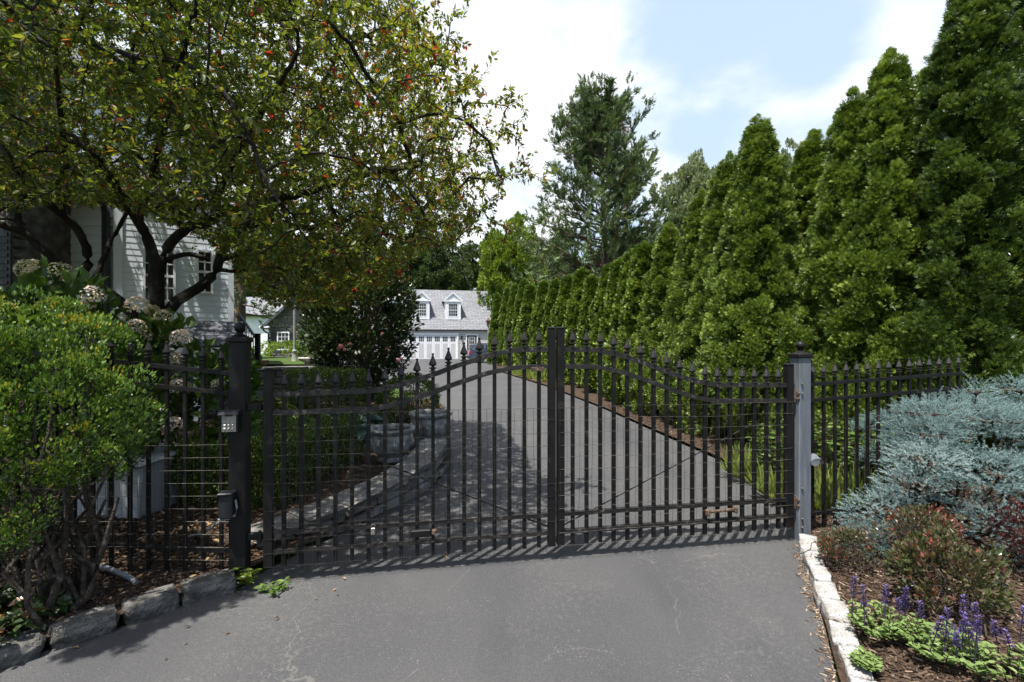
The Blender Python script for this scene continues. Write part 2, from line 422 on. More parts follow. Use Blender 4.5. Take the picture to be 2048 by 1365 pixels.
M['dark_leaf'] = leafmat('dark_leaf', [(0, (.014, .026, .008)), (.5, (.03, .052, .014)), (.9, (.055, .08, .022)), (1, (.20, .09, .03))], rough=.33, spec=.55, trans=.15)
M['lime_leaf'] = leafmat('lime_leaf', [(0, (.07, .12, .02)), (.5, (.155, .21, .04)), (1, (.33, .35, .10))], rough=.5, spec=.3, trans=.35)
M['bloom_leaf'] = leafmat('bloom_leaf', [(0, (.36, .36, .18)), (.4, (.60, .52, .42)), (1, (.80, .71, .66))], rough=.7, spec=.2, trans=.3)
M['pink_bloom'] = leafmat('pink_bloom', [(0, (.30, .08, .09)), (1, (.55, .26, .26))], rough=.6, trans=.3)
M['mulch_chip'] = leafmat('mulch_chip', [(0, (.030, .020, .014)), (.55, (.075, .05, .035)), (.85, (.15, .105, .075)), (1, (.36, .28, .20))], rough=.9, spec=.1, trans=0)
M['litter'] = leafmat('litter', [(0, (.06, .035, .02)), (.6, (.14, .085, .045)), (1, (.34, .24, .12))], rough=.8, spec=.15, trans=.1)
# ------------------------------------------------------------------ foliage
def unit(a):
    return a / (np.linalg.norm(a, axis=-1, keepdims=True) + 1e-9)


def rdir(n):
    return unit(rng.normal(size=(n, 3)))


LEAF = (np.array([(0, 0, 0), (.22, .28, .05), (.2, .62, .05), (0, 1, -.06), (-.2, .62, .05), (-.22, .28, .05)]), np.array([(0, 1, 2, 3), (0, 3, 4, 5)]))
DIAM = (np.array([(0, 0, 0), (.3, .48, .06), (0, 1, 0), (-.3, .48, .06)]), np.array([(0, 1, 2, 3)]))
BROAD = (np.array([(0, 0, 0), (.32, .22, .10), (.34, .6, .08), (0, 1, -.18), (-.34, .6, .08), (-.32, .22, .10)]), np.array([(0, 1, 2, 3), (0, 3, 4, 5)]))
BLADE = (np.array([(-.02, 0, 0), (.02, 0, 0), (.025, .55, 0), (-.025, .55, 0), (.004, 1, -.22), (-.004, 1, -.22)]), np.array([(0, 1, 2, 3), (3, 2, 4, 5)]))
CHIP = (np.array([(-.13, 0, 0), (.13, 0, .02), (.08, 1, 0), (-.1, .96, .03), (-.13, 0, -.1), (.13, 0, -.1), (.08, 1, -.1), (-.1, .96, -.1)]), np.array([(0, 1, 2, 3), (0, 4, 5, 1), (1, 5, 6, 2), (2, 6, 7, 3), (3, 7, 4, 0)]))


def fan(n, seed, spread, wid, side):
    r = np.random.default_rng(seed); V = []; Fc = []
    def blade(o, a, l, w):
        d = np.array([math.sin(a), math.cos(a), 0]); x = np.array([d[1], -d[0], 0]); z = r.normal(0, .05)
        b = len(V)
        V.extend([o, o + d * l * .5 + x * w + (0, 0, z), o + d * l + (0, 0, 2 * z), o + d * l * .5 - x * w + (0, 0, z)])
        Fc.append((b, b + 1, b + 2, b + 3))
    blade(np.zeros(3), 0, 1, wid)
    for i in range(n - 1):
        y = .12 + .72 * i / (n - 1); sgn = 1 if i % 2 else -1
        blade(np.array([0, y, 0.]), sgn * (spread + r.normal(0, .12)), side * (1.1 - y) * r.uniform(.8, 1.2), wid * .9)
    return np.array(V), np.array(Fc)


FAN = fan(8, 3, .75, .062, .62)
FAN_FAR = fan(5, 4, .75, .12, .62)
FEATHER = fan(9, 5, .5, .05, .45)


def twig_tmpl(n, seed):
    r = np.random.default_rng(seed); V = []; Fc = []
    for i in range(n):
        y = (i + .3) / n * .88; a = r.uniform(0, 2 * math.pi)
        rad = np.array([math.cos(a), 0, math.sin(a)])
        if rad[2] < -.2 and r.random() < .6: rad[2] *= -1
        d = unit(rad * 1.0 + np.array([0, .75, .1])); l = r.uniform(.17, .25) * (1 - .25 * y)
        x = unit(np.cross(d, r.normal(size=3))) * .013
        o = np.array([0, y, 0]); b = len(V)
        V.extend([o - x, o + x, o + d * l]); Fc.append((b, b + 1, b + 2))
    for i in range(7):
        d = unit(np.array([r.normal(0, .45), 1, r.normal(0, .45)])); o = np.array([0, .86, 0]); x = unit(np.cross(d, r.normal(size=3))) * .013; b = len(V)
        V.extend([o - x, o + x, o + d * .2]); Fc.append((b, b + 1, b + 2))
    return np.array(V), np.array(Fc)


TWIG = twig_tmpl(44, 8)


def scat(tm, P, D, N, S, tint):
    """places the template at every point: P base, D leaf axis, N its upper side, S length -> V, F, tint"""
    tv, tf = tm
    P = np.asarray(P, float); n = len(P); D = unit(D)
    X = np.cross(D, N); X = unit(X + 1e-6); Z = np.cross(X, D)
    S = np.broadcast_to(np.asarray(S, float), (n,))
    V = P[:, None, :] + S[:, None, None] * (tv[None, :, 0:1] * X[:, None, :] + tv[None, :, 1:2] * D[:, None, :] + tv[None, :, 2:3] * Z[:, None, :])
    k = len(tv)
    Fc = (np.arange(n)[:, None, None] * k + tf[None]).reshape(-1, tf.shape[1])
    T = np.repeat(np.clip(np.broadcast_to(tint, (n,)), 0, 1), k)
    return V.reshape(-1, 3), Fc, T


def join(parts):
    V, Fc, T, b = [], [], [], 0
    for v, f, t in parts:
        V.append(v); Fc.append(f + b); T.append(t); b += len(v)
    return np.concatenate(V), np.concatenate(Fc), np.concatenate(T)


def leaves(name, mats, parent, part, org=None):
    v, f, t = part
    if parent is not None and org is None: org = ORG[parent.name]
    if org is not None: v = v - np.asarray(org)
    return link(name, npmesh(name, v, f, t), mats, parent)


def clumps(C, Rr, n, tm, size, tintf=None, up=.5, out=1.0, cen=None, flat=1.0, jit=.6, hang=0.0):
    """n leaves round every clump centre; they lie on the clump's upper/outer shell"""
    m = len(C); idx = np.repeat(np.arange(m), n)
    u = rdir(m * n)
    od = unit(C - cen) if cen is not None else np.tile(np.array([0, 0, 1.]), (m, 1))
    o = od[idx]
    dot = (u * o).sum(1)
    u = np.where((dot < -.35)[:, None], u - 2 * dot[:, None] * o, u)
    rad = Rr[idx] * rng.uniform(.45, 1.05, m * n) ** .6
    P = C[idx] + u * rad[:, None] * np.array([1, 1, flat])
    D = unit(u * out * .6 + o * .35 + np.array([0, 0, up - hang]) + rng.normal(0, jit * .5, (m * n, 3)))
    N = unit(u * .7 + np.array([0, 0, .8]) + rng.normal(0, jit, (m * n, 3)))
    S = size * rng.uniform(.65, 1.25, m * n)
    ct = rng.normal(0, .13, m)[idx]
    T = np.clip(.45 + ct + rng.normal(0, .18, m * n) + (tintf(P, u) if tintf else 0), 0, 1)
    return scat(tm, P, D, N, S, T)


def polytubes(chains, n):
    """many tubes of n sides as arrays; chains = [(pts, radii)]"""
    V, Fc, b = [], [], 0
    ang = 2 * np.pi * np.arange(n) / n; ca, sa = np.cos(ang), np.sin(ang)
    for pts, rad in chains:
        pts = np.asarray(pts); rad = np.asarray(rad)
        t = np.gradient(pts, axis=0); t = unit(t)
        ref = np.where((np.abs(t[:, 2:3]) < .9), np.array([[0, 0, 1.]]), np.array([[1., 0, 0]]))
        x = unit(np.cross(t, ref)); y = np.cross(t, x)
        ring = pts[:, None, :] + rad[:, None, None] * (ca[None, :, None] * x[:, None, :] + sa[None, :, None] * y[:, None, :])
        V.append(ring.reshape(-1, 3)); m = len(pts)
        i, k = np.meshgrid(np.arange(m - 1), np.arange(n), indexing='ij')
        j = (k + 1) % n
        Fc.append((b + np.stack([i * n + k, i * n + j, (i + 1) * n + j, (i + 1) * n + k], -1)).reshape(-1, 4))
        b += m * n
    return np.concatenate(V), np.concatenate(Fc)


class Skeleton:
    """a branching tree grown towards target points from hand laid main limbs"""
    def __init__(s): s.p = []; s.par = []; s.paths = []; s.minr = []; s.buf = np.zeros((200000, 3))

    def arr(s): return s.buf[:len(s.p)]

    def add_path(s, start, pts, minr):
        path = [start] if start is not None else []
        prev = start
        for q, r in zip(pts, minr):
            s.buf[len(s.p)] = q; s.p.append(np.asarray(q, float)); s.par.append(-1 if prev is None else prev); s.minr.append(r)
            prev = len(s.p) - 1; path.append(prev)
        s.paths.append(path)
        return path

    def limb(s, pts, r0, r1, attach=True):
        pts = [np.asarray(p, float) for p in pts]
        st = None
        if s.p and attach:
            st = int(np.argmin(((s.arr() - pts[0]) ** 2).sum(1))); pts = [s.p[st]] + pts[1:]
        Q = []
        L = np.concatenate([[0], np.cumsum([np.linalg.norm(pts[i + 1] - pts[i]) for i in range(len(pts) - 1)])])
        nseg = max(4, int(L[-1] / .09))
        A = np.array(pts)
        tt = np.linspace(0, L[-1], nseg + 1)
        # Catmull-Rom through the points
        for t in tt:
            i = min(max(int(np.searchsorted(L, t, side='right') - 1), 0), len(pts) - 2)
            u = (t - L[i]) / max(1e-6, L[i + 1] - L[i])
            p0, p1, p2, p3 = A[max(i - 1, 0)], A[i], A[i + 1], A[min(i + 2, len(A) - 1)]
            Q.append(.5 * (2 * p1 + (p2 - p0) * u + (2 * p0 - 5 * p1 + 4 * p2 - p3) * u * u + (3 * p1 - p0 - 3 * p2 + p3) * u ** 3) + rng.normal(0, .006, 3))
        R_ = np.linspace(r0, r1, len(Q))
        if st is not None: Q, R_ = Q[1:], R_[1:]
        return s.add_path(st, Q, R_)

    def grow(s, T, step=.16, wig=.05, arch=.12, maxlen=None):
        for t in T:
            P = s.arr(); d = P - t
            i = int(np.argmin((d ** 2).sum(1)))
            a = P[i]; v = t - a; l = np.linalg.norm(v)
            if maxlen and l > maxlen: continue
            n = max(2, int(l / step))
            u = np.linspace(0, 1, n + 1)[1:]
            side = rng.normal(0, 1, 3); side -= v * (side @ v) / (l * l + 1e-9)
            Q = a + v * u[:, None] + (np.sin(u * np.pi) * arch * l)[:, None] * (np.array([0, 0, .7]) + side * .5) + rng.normal(0, wig * step, (n, 3))
            s.add_path(i, list(Q), [0] * n)

    def radii(s, r0, k=.5):
        n = len(s.p); cnt = np.ones(n)
        haschild = np.zeros(n, bool)
        for i in range(n - 1, -1, -1):
            if s.par[i] >= 0: cnt[s.par[i]] += cnt[i]
        return np.maximum(r0 * cnt ** k, np.array(s.minr))

    def mesh(s, name, rad, split=.012):
        th, tn = [], []
        P = s.arr()
        for pa in s.paths:
            if len(pa) < 2: continue
            r = rad[pa].copy()
            if len(pa) > 1: r[0] = min(r[0], r[1] * 1.25)
            (th if r[0] > split else tn).append((P[pa], r))
        parts = []
        for ch, n in ((th, 9), (tn, 4)):
            if ch:
                v, f = polytubes(ch, n); parts.append((v, f, np.zeros(len(v))))
        return join(parts)


# ------------------------------------------------------------------ world, sun, camera
SUN = unit(np.array([-.20, -.29, 1.0]))           # towards the sun: high, behind the camera's shoulder
w = bpy.data.worlds.new('World'); sc.world = w; w.use_nodes = True
t = w.node_tree; t.nodes.clear(); N = t.nodes.new; L = t.links.new
out = N('ShaderNodeOutputWorld'); bg = N('ShaderNodeBackground'); sky = N('ShaderNodeTexSky'); sky.sky_type = 'NISHITA'
sky.sun_disc = False; sky.sun_elevation = math.asin(SUN[2]); sky.sun_rotation = math.atan2(SUN[0], SUN[1]) % (2 * math.pi)
sky.air_density = 1.0; sky.dust_density = 2.2; sky.ozone_density = 1.2
tc = N('ShaderNodeTexCoord')
sep = N('ShaderNodeSeparateXYZ'); L(tc.outputs['Generated'], sep.inputs[0])
def mth(op, a, b=0.0, c=None):
    g = N('ShaderNodeMath'); g.operation = op
    for i, x in enumerate((a, b, c)):
        if x is None: continue
        if isinstance(x, (int, float)): g.inputs[i].default_value = x
        else: L(x, g.inputs[i])
    return g.outputs[0]
den = mth('ADD', mth('MAXIMUM', sep.outputs['Z'], 0.0), .18)
cx_, cy_ = mth('DIVIDE', sep.outputs['X'], den), mth('DIVIDE', sep.outputs['Y'], den)
cmb = N('ShaderNodeCombineXYZ'); L(cx_, cmb.inputs[0]); L(cy_, cmb.inputs[1])
cn = N('ShaderNodeTexNoise'); cn.inputs['Scale'].default_value = 1.7; cn.inputs['Detail'].default_value = 11; cn.inputs['Roughness'].default_value = .55; cn.inputs['Distortion'].default_value = .25
mpw = N('ShaderNodeMapping'); mpw.inputs['Location'].default_value = (3.1, 1.7, 0); L(cmb.outputs[0], mpw.inputs[0]); L(mpw.outputs[0], cn.inputs['Vector'])
# cloud banks: one over the drive (towards -X), one behind the tall evergreens
def bank(px, py, rad, amt):
    d = unit(at(px, py, 1.0) - np.array([0, 0, EYE]))
    dp = N('ShaderNodeVectorMath'); dp.operation = 'DOT_PRODUCT'; L(tc.outputs['Generated'], dp.inputs[0]); dp.inputs[1].default_value = tuple(d)
    mr = N('ShaderNodeMapRange'); mr.interpolation_type = 'SMOOTHSTEP'; L(dp.outputs['Value'], mr.inputs['Value'])
    mr.inputs['From Min'].default_value = math.cos(rad); mr.inputs['From Max'].default_value = math.cos(rad * .35); mr.inputs['To Max'].default_value = amt
    return mr.outputs[0]
north = N('ShaderNodeMapRange'); north.interpolation_type = 'SMOOTHSTEP'; L(sep.outputs['Y'], north.inputs['Value'])    # cloud and veil taken out behind the camera, unseen, to deepen the shade
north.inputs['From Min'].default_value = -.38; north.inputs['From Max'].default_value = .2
cnc = mth('ADD', mth('MULTIPLY', mth('SUBTRACT', cn.outputs['Fac'], .5), 1.9), .5)
tot = mth('ADD', cnc, bank(760, 230, RAD(27), .36))
tot = mth('ADD', tot, bank(1420, 320, RAD(13), .34))
tot = mth('ADD', tot, bank(1870, 150, RAD(9), .22))
tot = mth('SUBTRACT', tot, bank(1480, 90, RAD(13), .22))
cr = N('ShaderNodeMapRange'); cr.interpolation_type = 'SMOOTHSTEP'; L(tot, cr.inputs['Value'])
cr.inputs['From Min'].default_value = .44; cr.inputs['From Max'].default_value = .92
vl = N('ShaderNodeMapRange'); vl.interpolation_type = 'SMOOTHSTEP'; L(sep.outputs['Z'], vl.inputs['Value'])      # thin bright veil of high cloud, thinned overhead out of view to keep shadows deep
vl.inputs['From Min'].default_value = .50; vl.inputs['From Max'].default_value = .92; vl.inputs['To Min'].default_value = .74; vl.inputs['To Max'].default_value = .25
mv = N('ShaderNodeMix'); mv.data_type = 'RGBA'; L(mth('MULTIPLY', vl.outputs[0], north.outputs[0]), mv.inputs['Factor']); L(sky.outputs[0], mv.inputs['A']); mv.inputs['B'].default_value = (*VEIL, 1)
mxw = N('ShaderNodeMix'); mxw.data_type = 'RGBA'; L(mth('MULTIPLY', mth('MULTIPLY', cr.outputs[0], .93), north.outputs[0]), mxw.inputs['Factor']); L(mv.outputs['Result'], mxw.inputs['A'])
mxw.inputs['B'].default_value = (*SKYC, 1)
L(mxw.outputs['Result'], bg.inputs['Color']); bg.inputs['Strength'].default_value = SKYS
L(bg.outputs[0], out.inputs[0])

sl = bpy.data.lights.new('sun', 'SUN'); sl.energy = SUNE; sl.angle = RAD(.53); sl.color = (1, .97, .92)
so = bpy.data.objects.new('sun', sl); COL.objects.link(so)
so.rotation_euler = Vector(-SUN).to_track_quat('-Z', 'Y').to_euler(); so.location = (0, -10, 40)

cam = bpy.data.cameras.new('camera'); co = bpy.data.objects.new('camera', cam); COL.objects.link(co)
co.location = (0, 0, EYE); co.rotation_euler = (RAD(90), 0, 0)
cam.sensor_width = 36; cam.lens = 36 * F / 2048; cam.clip_start = .05; cam.clip_end = 2000
sc.camera = co
vs = sc.view_settings; vs.view_transform = 'Standard'; vs.look = 'None'; vs.exposure = EXPO; vs.gamma = 1; vs.use_curve_mapping = False
sc.cycles.max_bounces = 8; sc.cycles.transmission_bounces = 4; sc.cycles.diffuse_bounces = 4; sc.cycles.glossy_bounces = 2
sc.cycles.use_denoising = True
sc.cycles.caustics_reflective = False; sc.cycles.caustics_refractive = False
# ------------------------------------------------------------------ ground, drive, beds
LEFT = [(.4, -4.6), (1.2, -3.9), (2.0, -3.0), (2.46, -2.62), (2.6, -2.46), (2.79, -2.25), (3.02, -2.1), (3.16, -1.92), (3.3, -1.85), (3.73, -1.66), (4.46, -1.31), (5.45, -.9), (6.37, -.8), (7.3, -.95), (10, -1.4), (13, -2.2), (17, -4), (22, -8), (30, -13), (42, -15)]
RIGHT = [(.4, .74), (1.2, 1.09), (2.33, 1.57), (2.77, 1.795), (3.43, 2.10), (3.84, 2.305), (4.1, 2.5), (4.87, 2.72), (6.3, 2.92), (7.17, 2.80), (9, 2.57), (11.6, 2.25), (17.2, 1.32), (25.5, -.55), (31, -1.1), (37, -1.5), (46, -1.0)]
def ip(tab, y): return float(np.interp(y, [a for a, _ in tab], [b for _, b in tab]))
def xl(y): return ip(LEFT, y)
def xr(y): return ip(RIGHT, y)
def nz(x, y, s=1.0, k=0): return mnoise.noise(Vector((x * s, y * s, k * 3.7)))
def sstep(a): a = min(1, max(0, a)); return a * a * (3 - 2 * a)
def hl(x, y):      # soil of the garden on the house side
    d = max(0, xl(y) - x)
    return .07 + .05 * min(d, 1.5) + .03 * max(0, y - 3.6) + .012 * nz(x, y, 4)
def hr(x, y):      # soil of the bed under the evergreens
    d = max(0, x - xr(y))
    return .05 + .05 * min(d, 2.5) + .012 * nz(x, y, 4)
def ht(x, y):      # terrace and lawn behind the garden wall
    d = xl(y) - x
    z = 1.1 - .4 * sstep((y - 15) / 12)
    return z * sstep((d - .6) / 2.2) + .01 * nz(x, y, 1.5) - .01 + .02 * (d > .3)

def heightfield(name, ys, xa, xb, n, hf, m, kind='structure', power=1.0):
    V, Fc = [], []
    for y in ys:
        a, b = xa(y), xb(y)
        for i in range(n + 1):
            u = (i / n) ** power
            x = a + (b - a) * u
            V.append((x, y, hf(x, y)))
    W = n + 1
    for j in range(len(ys) - 1):
        for i in range(n):
            q = (j * W + i, j * W + i + 1, (j + 1) * W + i + 1, (j + 1) * W + i)
            Fc.append(q if xb(ys[0]) > xa(ys[0]) else q[::-1])
    me = npmesh(name, V, Fc, smooth=True)
    return tag(link(name, me, m), kind=kind)

b = MB(); b.add([(-900, -900, -.03), (900, -900, -.03), (900, 900, -.03), (-900, 900, -.03)], [(0, 1, 2, 3)])
tag(b.build('ground', M['grass']), kind='structure')
ys = sorted(set([a for a, _ in LEFT] + [a for a, _ in RIGHT] + [46] + list(np.arange(.5, 46, .5))))
V, Fc = [], []
for y in ys: V += [(xl(y), y, 0), (xr(y), y, 0)]
V = [(-9, -6, 0), (2.5, -6, 0)] + V
for j in range(len(V) // 2 - 1): Fc.append((2 * j, 2 * j + 1, 2 * j + 3, 2 * j + 2))
tag(link('driveway', npmesh('driveway', V, Fc), M['asphalt']), kind='structure')
heightfield('garden_soil', list(np.arange(.4, 11.31, .12)), lambda y: xl(y), lambda y: -14.0, 60, hl, M['soil'], power=1.7)
heightfield('mulch_bed', list(np.arange(.4, 44, .16)), lambda y: xr(y), lambda y: xr(y) + 12.0, 50, hr, M['soil'], power=1.7)
heightfield('lawn', list(np.arange(11.2, 60, .5)), lambda y: xl(y), lambda y: -45.0, 70, ht, M['grass'], power=1.6)


def rock(size, seed, rough=.12, sub=3, round_=.35):
    """a quarried block: a subdivided box pulled towards an ellipsoid and roughened"""
    n = sub * 2 + 2
    V, Fc, idx = [], [], {}
    def vid(p):
        k = tuple(np.round(p, 5))
        if k not in idx: idx[k] = len(V); V.append(np.array(p, float))
        return idx[k]
    g = np.linspace(-1, 1, n)
    for ax in range(3):
        for s in (-1, 1):
            for i in range(n - 1):
                for j in range(n - 1):
                    q = []
                    for a, c in ((g[i], g[j]), (g[i + 1], g[j]), (g[i + 1], g[j + 1]), (g[i], g[j + 1])):
                        p = [0, 0, 0]; p[ax] = s; p[(ax + 1) % 3] = a; p[(ax + 2) % 3] = c; q.append(vid(p))
                    Fc.append(q if s > 0 else q[::-1])
    out_ = []
    for p in V:
        r = np.linalg.norm(p); e = np.abs(p).max() / r
        p2 = p * (1 - round_ * (1 - e))
        w = p2 * np.array(size) / 2
        k = 1 + rough * mnoise.noise(Vector(p * 1.1) + Vector((seed * 5.1, seed * 1.3, 0))) + rough * .5 * mnoise.noise(Vector(p * 3.1) + Vector((seed * 2.1, 0, seed)))
        out_.append(w * k)
    return np.array(out_), Fc


ORD = ['first', 'second', 'third', 'fourth', 'fifth', 'sixth', 'seventh', 'eighth', 'ninth', 'tenth', 'eleventh', 'twelfth', 'thirteenth', 'fourteenth', 'fifteenth', 'sixteenth', 'seventeenth', 'eighteenth', 'nineteenth', 'twentieth', 'twenty-first', 'twenty-second', 'twenty-third', 'twenty-fourth']


def stone_at(name, c, size, rz, seed, m, label, group, rough=.12, round_=.35, cat='kerb stone'):
    v, f = rock(size, seed, rough, 4, round_)
    ca, sa = math.cos(rz), math.sin(rz)
    R_ = np.array([[ca, -sa, 0], [sa, ca, 0], [0, 0, 1]])
    me = npmesh(name, v @ R_.T, f, smooth=True)
    return tag(link(name, me, m, None, c), label, cat, group)


kp = [(2.40, 3.92), (2.235, 3.62), (2.13, 3.38), (2.03, 3.15), (1.935, 2.93), (1.845, 2.72), (1.745, 2.5), (1.635, 2.25), (1.525, 2.0), (1.41, 1.74), (1.29, 1.47)]
for i in range(len(kp) - 1):
    (x0, y0), (x1, y1) = kp[i], kp[i + 1]
    l = math.hypot(x1 - x0, y1 - y0)
    stone_at('curb_stone', ((x0 + x1) / 2 + rnd.uniform(-.008, .008), (y0 + y1) / 2, .035 + rnd.uniform(-.006, .006)), (l * .97, .125 + rnd.uniform(-.015, .015), .115), math.atan2(y1 - y0, x1 - x0) + rnd.uniform(-.06, .06), i + 1, M['granite'],
             f'{ORD[i]} pale granite kerb block counting from the foot of the grey post', 'pale granite kerb along the mulch bed', rough=.13, round_=.30)
lp = [(-1.86, 3.26), (-2.12, 3.06), (-2.30, 2.83), (-2.52, 2.61), (-2.76, 2.34), (-3.1, 1.98)]
for i in range(len(lp) - 1):
    (x0, y0), (x1, y1) = lp[i], lp[i + 1]
    l = math.hypot(x1 - x0, y1 - y0)
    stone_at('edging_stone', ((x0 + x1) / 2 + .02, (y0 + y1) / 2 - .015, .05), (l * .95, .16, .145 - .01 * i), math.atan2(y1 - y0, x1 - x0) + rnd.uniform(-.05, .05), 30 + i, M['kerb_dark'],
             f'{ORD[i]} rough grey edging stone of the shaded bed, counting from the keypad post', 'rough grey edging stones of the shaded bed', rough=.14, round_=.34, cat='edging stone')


def stone_wall(name, label, path, h0, h1, zb, thick, m, mcap, seed, cap_h=.05, course=(.07, .14), width=(.14, .4)):
    """drystone wall: single stones laid in courses, and a flagstone cap"""
    rr = random.Random(seed)
    th = thing(name, label, 'wall', (path[0][0], path[0][1], 0))
    body, cap = MB(), MB()
    for (x0, y0), (x1, y1), ha, hb in [(path[i], path[i + 1], h0 + (h1 - h0) * i / (len(path) - 1), h0 + (h1 - h0) * (i + 1) / (len(path) - 1)) for i in range(len(path) - 1)]:
        l = math.hypot(x1 - x0, y1 - y0); a = math.atan2(y1 - y0, x1 - x0)
        c, s = math.cos(a), math.sin(a)
        z = zb
        while z < max(ha, hb) - .02:
            ch = rr.uniform(*course); u = -rr.uniform(0, .1)
            while u < l:
                wd = rr.uniform(*width); top = ha + (hb - ha) * min(1, max(0, u / l))
                hh = min(ch, top - z)
                if hh > .025:
                    u1 = min(l + .02, u + wd); uc = (max(0, u) + u1) / 2; t_ = thick + rr.uniform(-.05, .02)
                    if u1 - max(0, u) > .04:
                        body.box((x0 + c * uc, y0 + s * uc, z + hh / 2), (u1 - max(0, u) - .012, t_, hh - .012), a + rr.uniform(-.02, .02), bev=.018)
                u += wd
            z += ch
        body.box((x0 + c * l / 2, y0 + s * l / 2, (zb + min(ha, hb)) / 2), (l, thick * .72, min(ha, hb) - zb - .02), a)
        u = 0
        while u < l - .05:
            wd = min(rr.uniform(.35, .7), l - u); t0 = ha + (hb - ha) * u / l; t1 = ha + (hb - ha) * (u + wd) / l
            P = []
            for dz in (0, cap_h):
                for uu, vv, tt in ((u + .006, -1, t0), (u + wd - .006, -1, t1), (u + wd - .006, 1, t1), (u + .006, 1, t0)):
                    o = (thick / 2 + .04 + rr.uniform(-.02, .02)) * vv
                    P.append((x0 + c * uu - s * o, y0 + s * uu + c * o, tt + dz + rr.uniform(-.004, .004)))
            cap.hexa(P); u += wd
    body.build('stone_courses', m, th); cap.build('cap', mcap, th)
    return th


stone_wall('garden_wall', 'low drystone edging wall with flagstone cap beside the drive below the urns', [(-2.0, 3.72), (-1.55, 4.28), (-1.2, 4.95), (-1.02, 5.5), (-.97, 6.3)], .12, .33, -.02, .26, M['fieldstone'], M['slate_cap'], 3)
stone_wall('garden_wall', 'drystone retaining wall of the terrace behind the clipped hedge', [(-4.95, 9.1), (-4.3, 10.2), (-3.3, 11.3)], 1.10, 1.04, .15, .34, M['fieldstone'], M['slate_cap'], 5)
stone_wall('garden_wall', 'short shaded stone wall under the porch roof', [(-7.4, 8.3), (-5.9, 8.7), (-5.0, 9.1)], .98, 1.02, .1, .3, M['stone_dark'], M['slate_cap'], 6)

# ------------------------------------------------------------------ gate
AL = math.atan2(.70, 3.99); GU = np.array([math.cos(AL), math.sin(AL), 0]); GV = np.array([-math.sin(AL), math.cos(AL), 0])
G0 = np.array([-1.69, 3.30, 0.0])
def G(s, d, z): return G0 + GU * s + GV * d + np.array([0, 0, z])
FIN = [(.016, 0), (.026, .002), (.026, .008), (.014, .012), (.014, .022), (.027, .030), (.027, .035), (.010, .041), (.010, .046), (.026, .055), (.028, .063), (.020, .088), (.010, .118), (.0065, .132), (.0065, .136), (.0095, .142), (.009, .148), (.003, .152)]
fb = MB(); fb.lathe((0, 0, 0), FIN, 10, flute=.07); FINM = fb.mesh('finial'); FINM.materials.append(M['rail_metal'])
ZLOW, ZTOP = 1.285, 1.575
def ztop(u): return ZLOW + (ZTOP - ZLOW) * sstep((u - .30) / .60) + .01 * sstep(u / .3)   # u 0 at the hinge, 1 at the meeting stiles

def gate_leaf(s0, s1, flip, label):
    Lh = abs(s1 - s0)
    S = (lambda u: s0 + u * (s1 - s0))
    th = thing('gate_leaf', label, 'gate', G(s0, 0, 0))
    # stiles
    m = MB(); m.box(G(S(0.0) + (.0275 if not flip else -.0275), 0, .78), (.055, .055, 1.34), AL); m.box(G(S(0) + (.0275 if not flip else -.0275), 0, 1.456), (.062, .062, .016), AL, .006); m.build('hinge_stile', M['black_metal'], th)
    m = MB(); m.box(G(S(1) - (.026 if not flip else -.026), 0, .925), (.052, .052, 1.63), AL); m.box(G(S(1) - (.026 if not flip else -.026), 0, 1.748), (.057, .057, .018), AL, .006); m.build('meeting_stile', M['black_metal'], th)
    e0, e1 = .056 / Lh, 1 - .054 / Lh
    zrs = [lambda u: .208, lambda u: .342, lambda u: ztop(u) - .128, ztop]
    np_ = 17; us = [e0 + (e1 - e0) * (i + .62) / (np_ + .24) for i in range(np_)]
    for iz, zr in enumerate(zrs):
        m = MB()
        pts = [G(S(e0 + (e1 - e0) * i / 40), 0, zr(e0 + (e1 - e0) * i / 40) + .0015 * math.sin(i * 1.3)) for i in range(41)]
        m.sweep(pts, GV, .034 if iz > 1 else .029, .036)
        for u in us: m.sphere(G(S(u), -.018, zr(u)), .0055, 6)
        m.build('rail', M['rail_metal'], th)
    for u in us:
        zt = ztop(u); zb = .105 + rnd.uniform(-.004, .004)
        m = MB(); m.box(G(S(u), 0, (zt + .018 + zb) / 2), (.0255, .0255, zt + .018 - zb), AL)
        pk = m.build('picket', M['black_metal'], th)
        fo = bpy.data.objects.new('finial', FINM); COL.objects.link(fo); fo.parent = pk
        fo.scale = (1, 1, .9); fo.location = tuple(G(S(u), 0, zt + .018) - ORG[th.name]); fo.rotation_euler.z = AL; ORG[fo.name] = ORG[th.name]
    # welded wire tied to the front
    m = MB(); ns = int(Lh / .0508); rw = .0014
    for i in range(ns + 1):
        s = S((i + .3) / (ns + .6)); x = [rnd.uniform(-.006, .006) for _ in range(5)]
        m.tube([G(s + x[k], -.026 + .004 * math.sin(i * .7 + k), .012 + k * (1.15 - .012) / 4) for k in range(5)], rw, 3, False)
    for j in range(13):
        z = .02 + j * 1.13 / 12
        sag = rnd.uniform(-.006, .006)
        m.tube([G(S(.005 + .99 * k / 12), -.028 + rnd.uniform(-.004, .004), z + sag * math.sin(k) + rnd.uniform(-.003, .003)) for k in range(13)], rw * 1.15, 3, False)
    m.build('wire_mesh', M['wire'], th)
    m = MB(); m.tube([G(S(.16), .022, .98), G(S(.99), .022, .23)], .0055, 6); m.build('brace_rod', M['black_metal'], th)
    return th, S

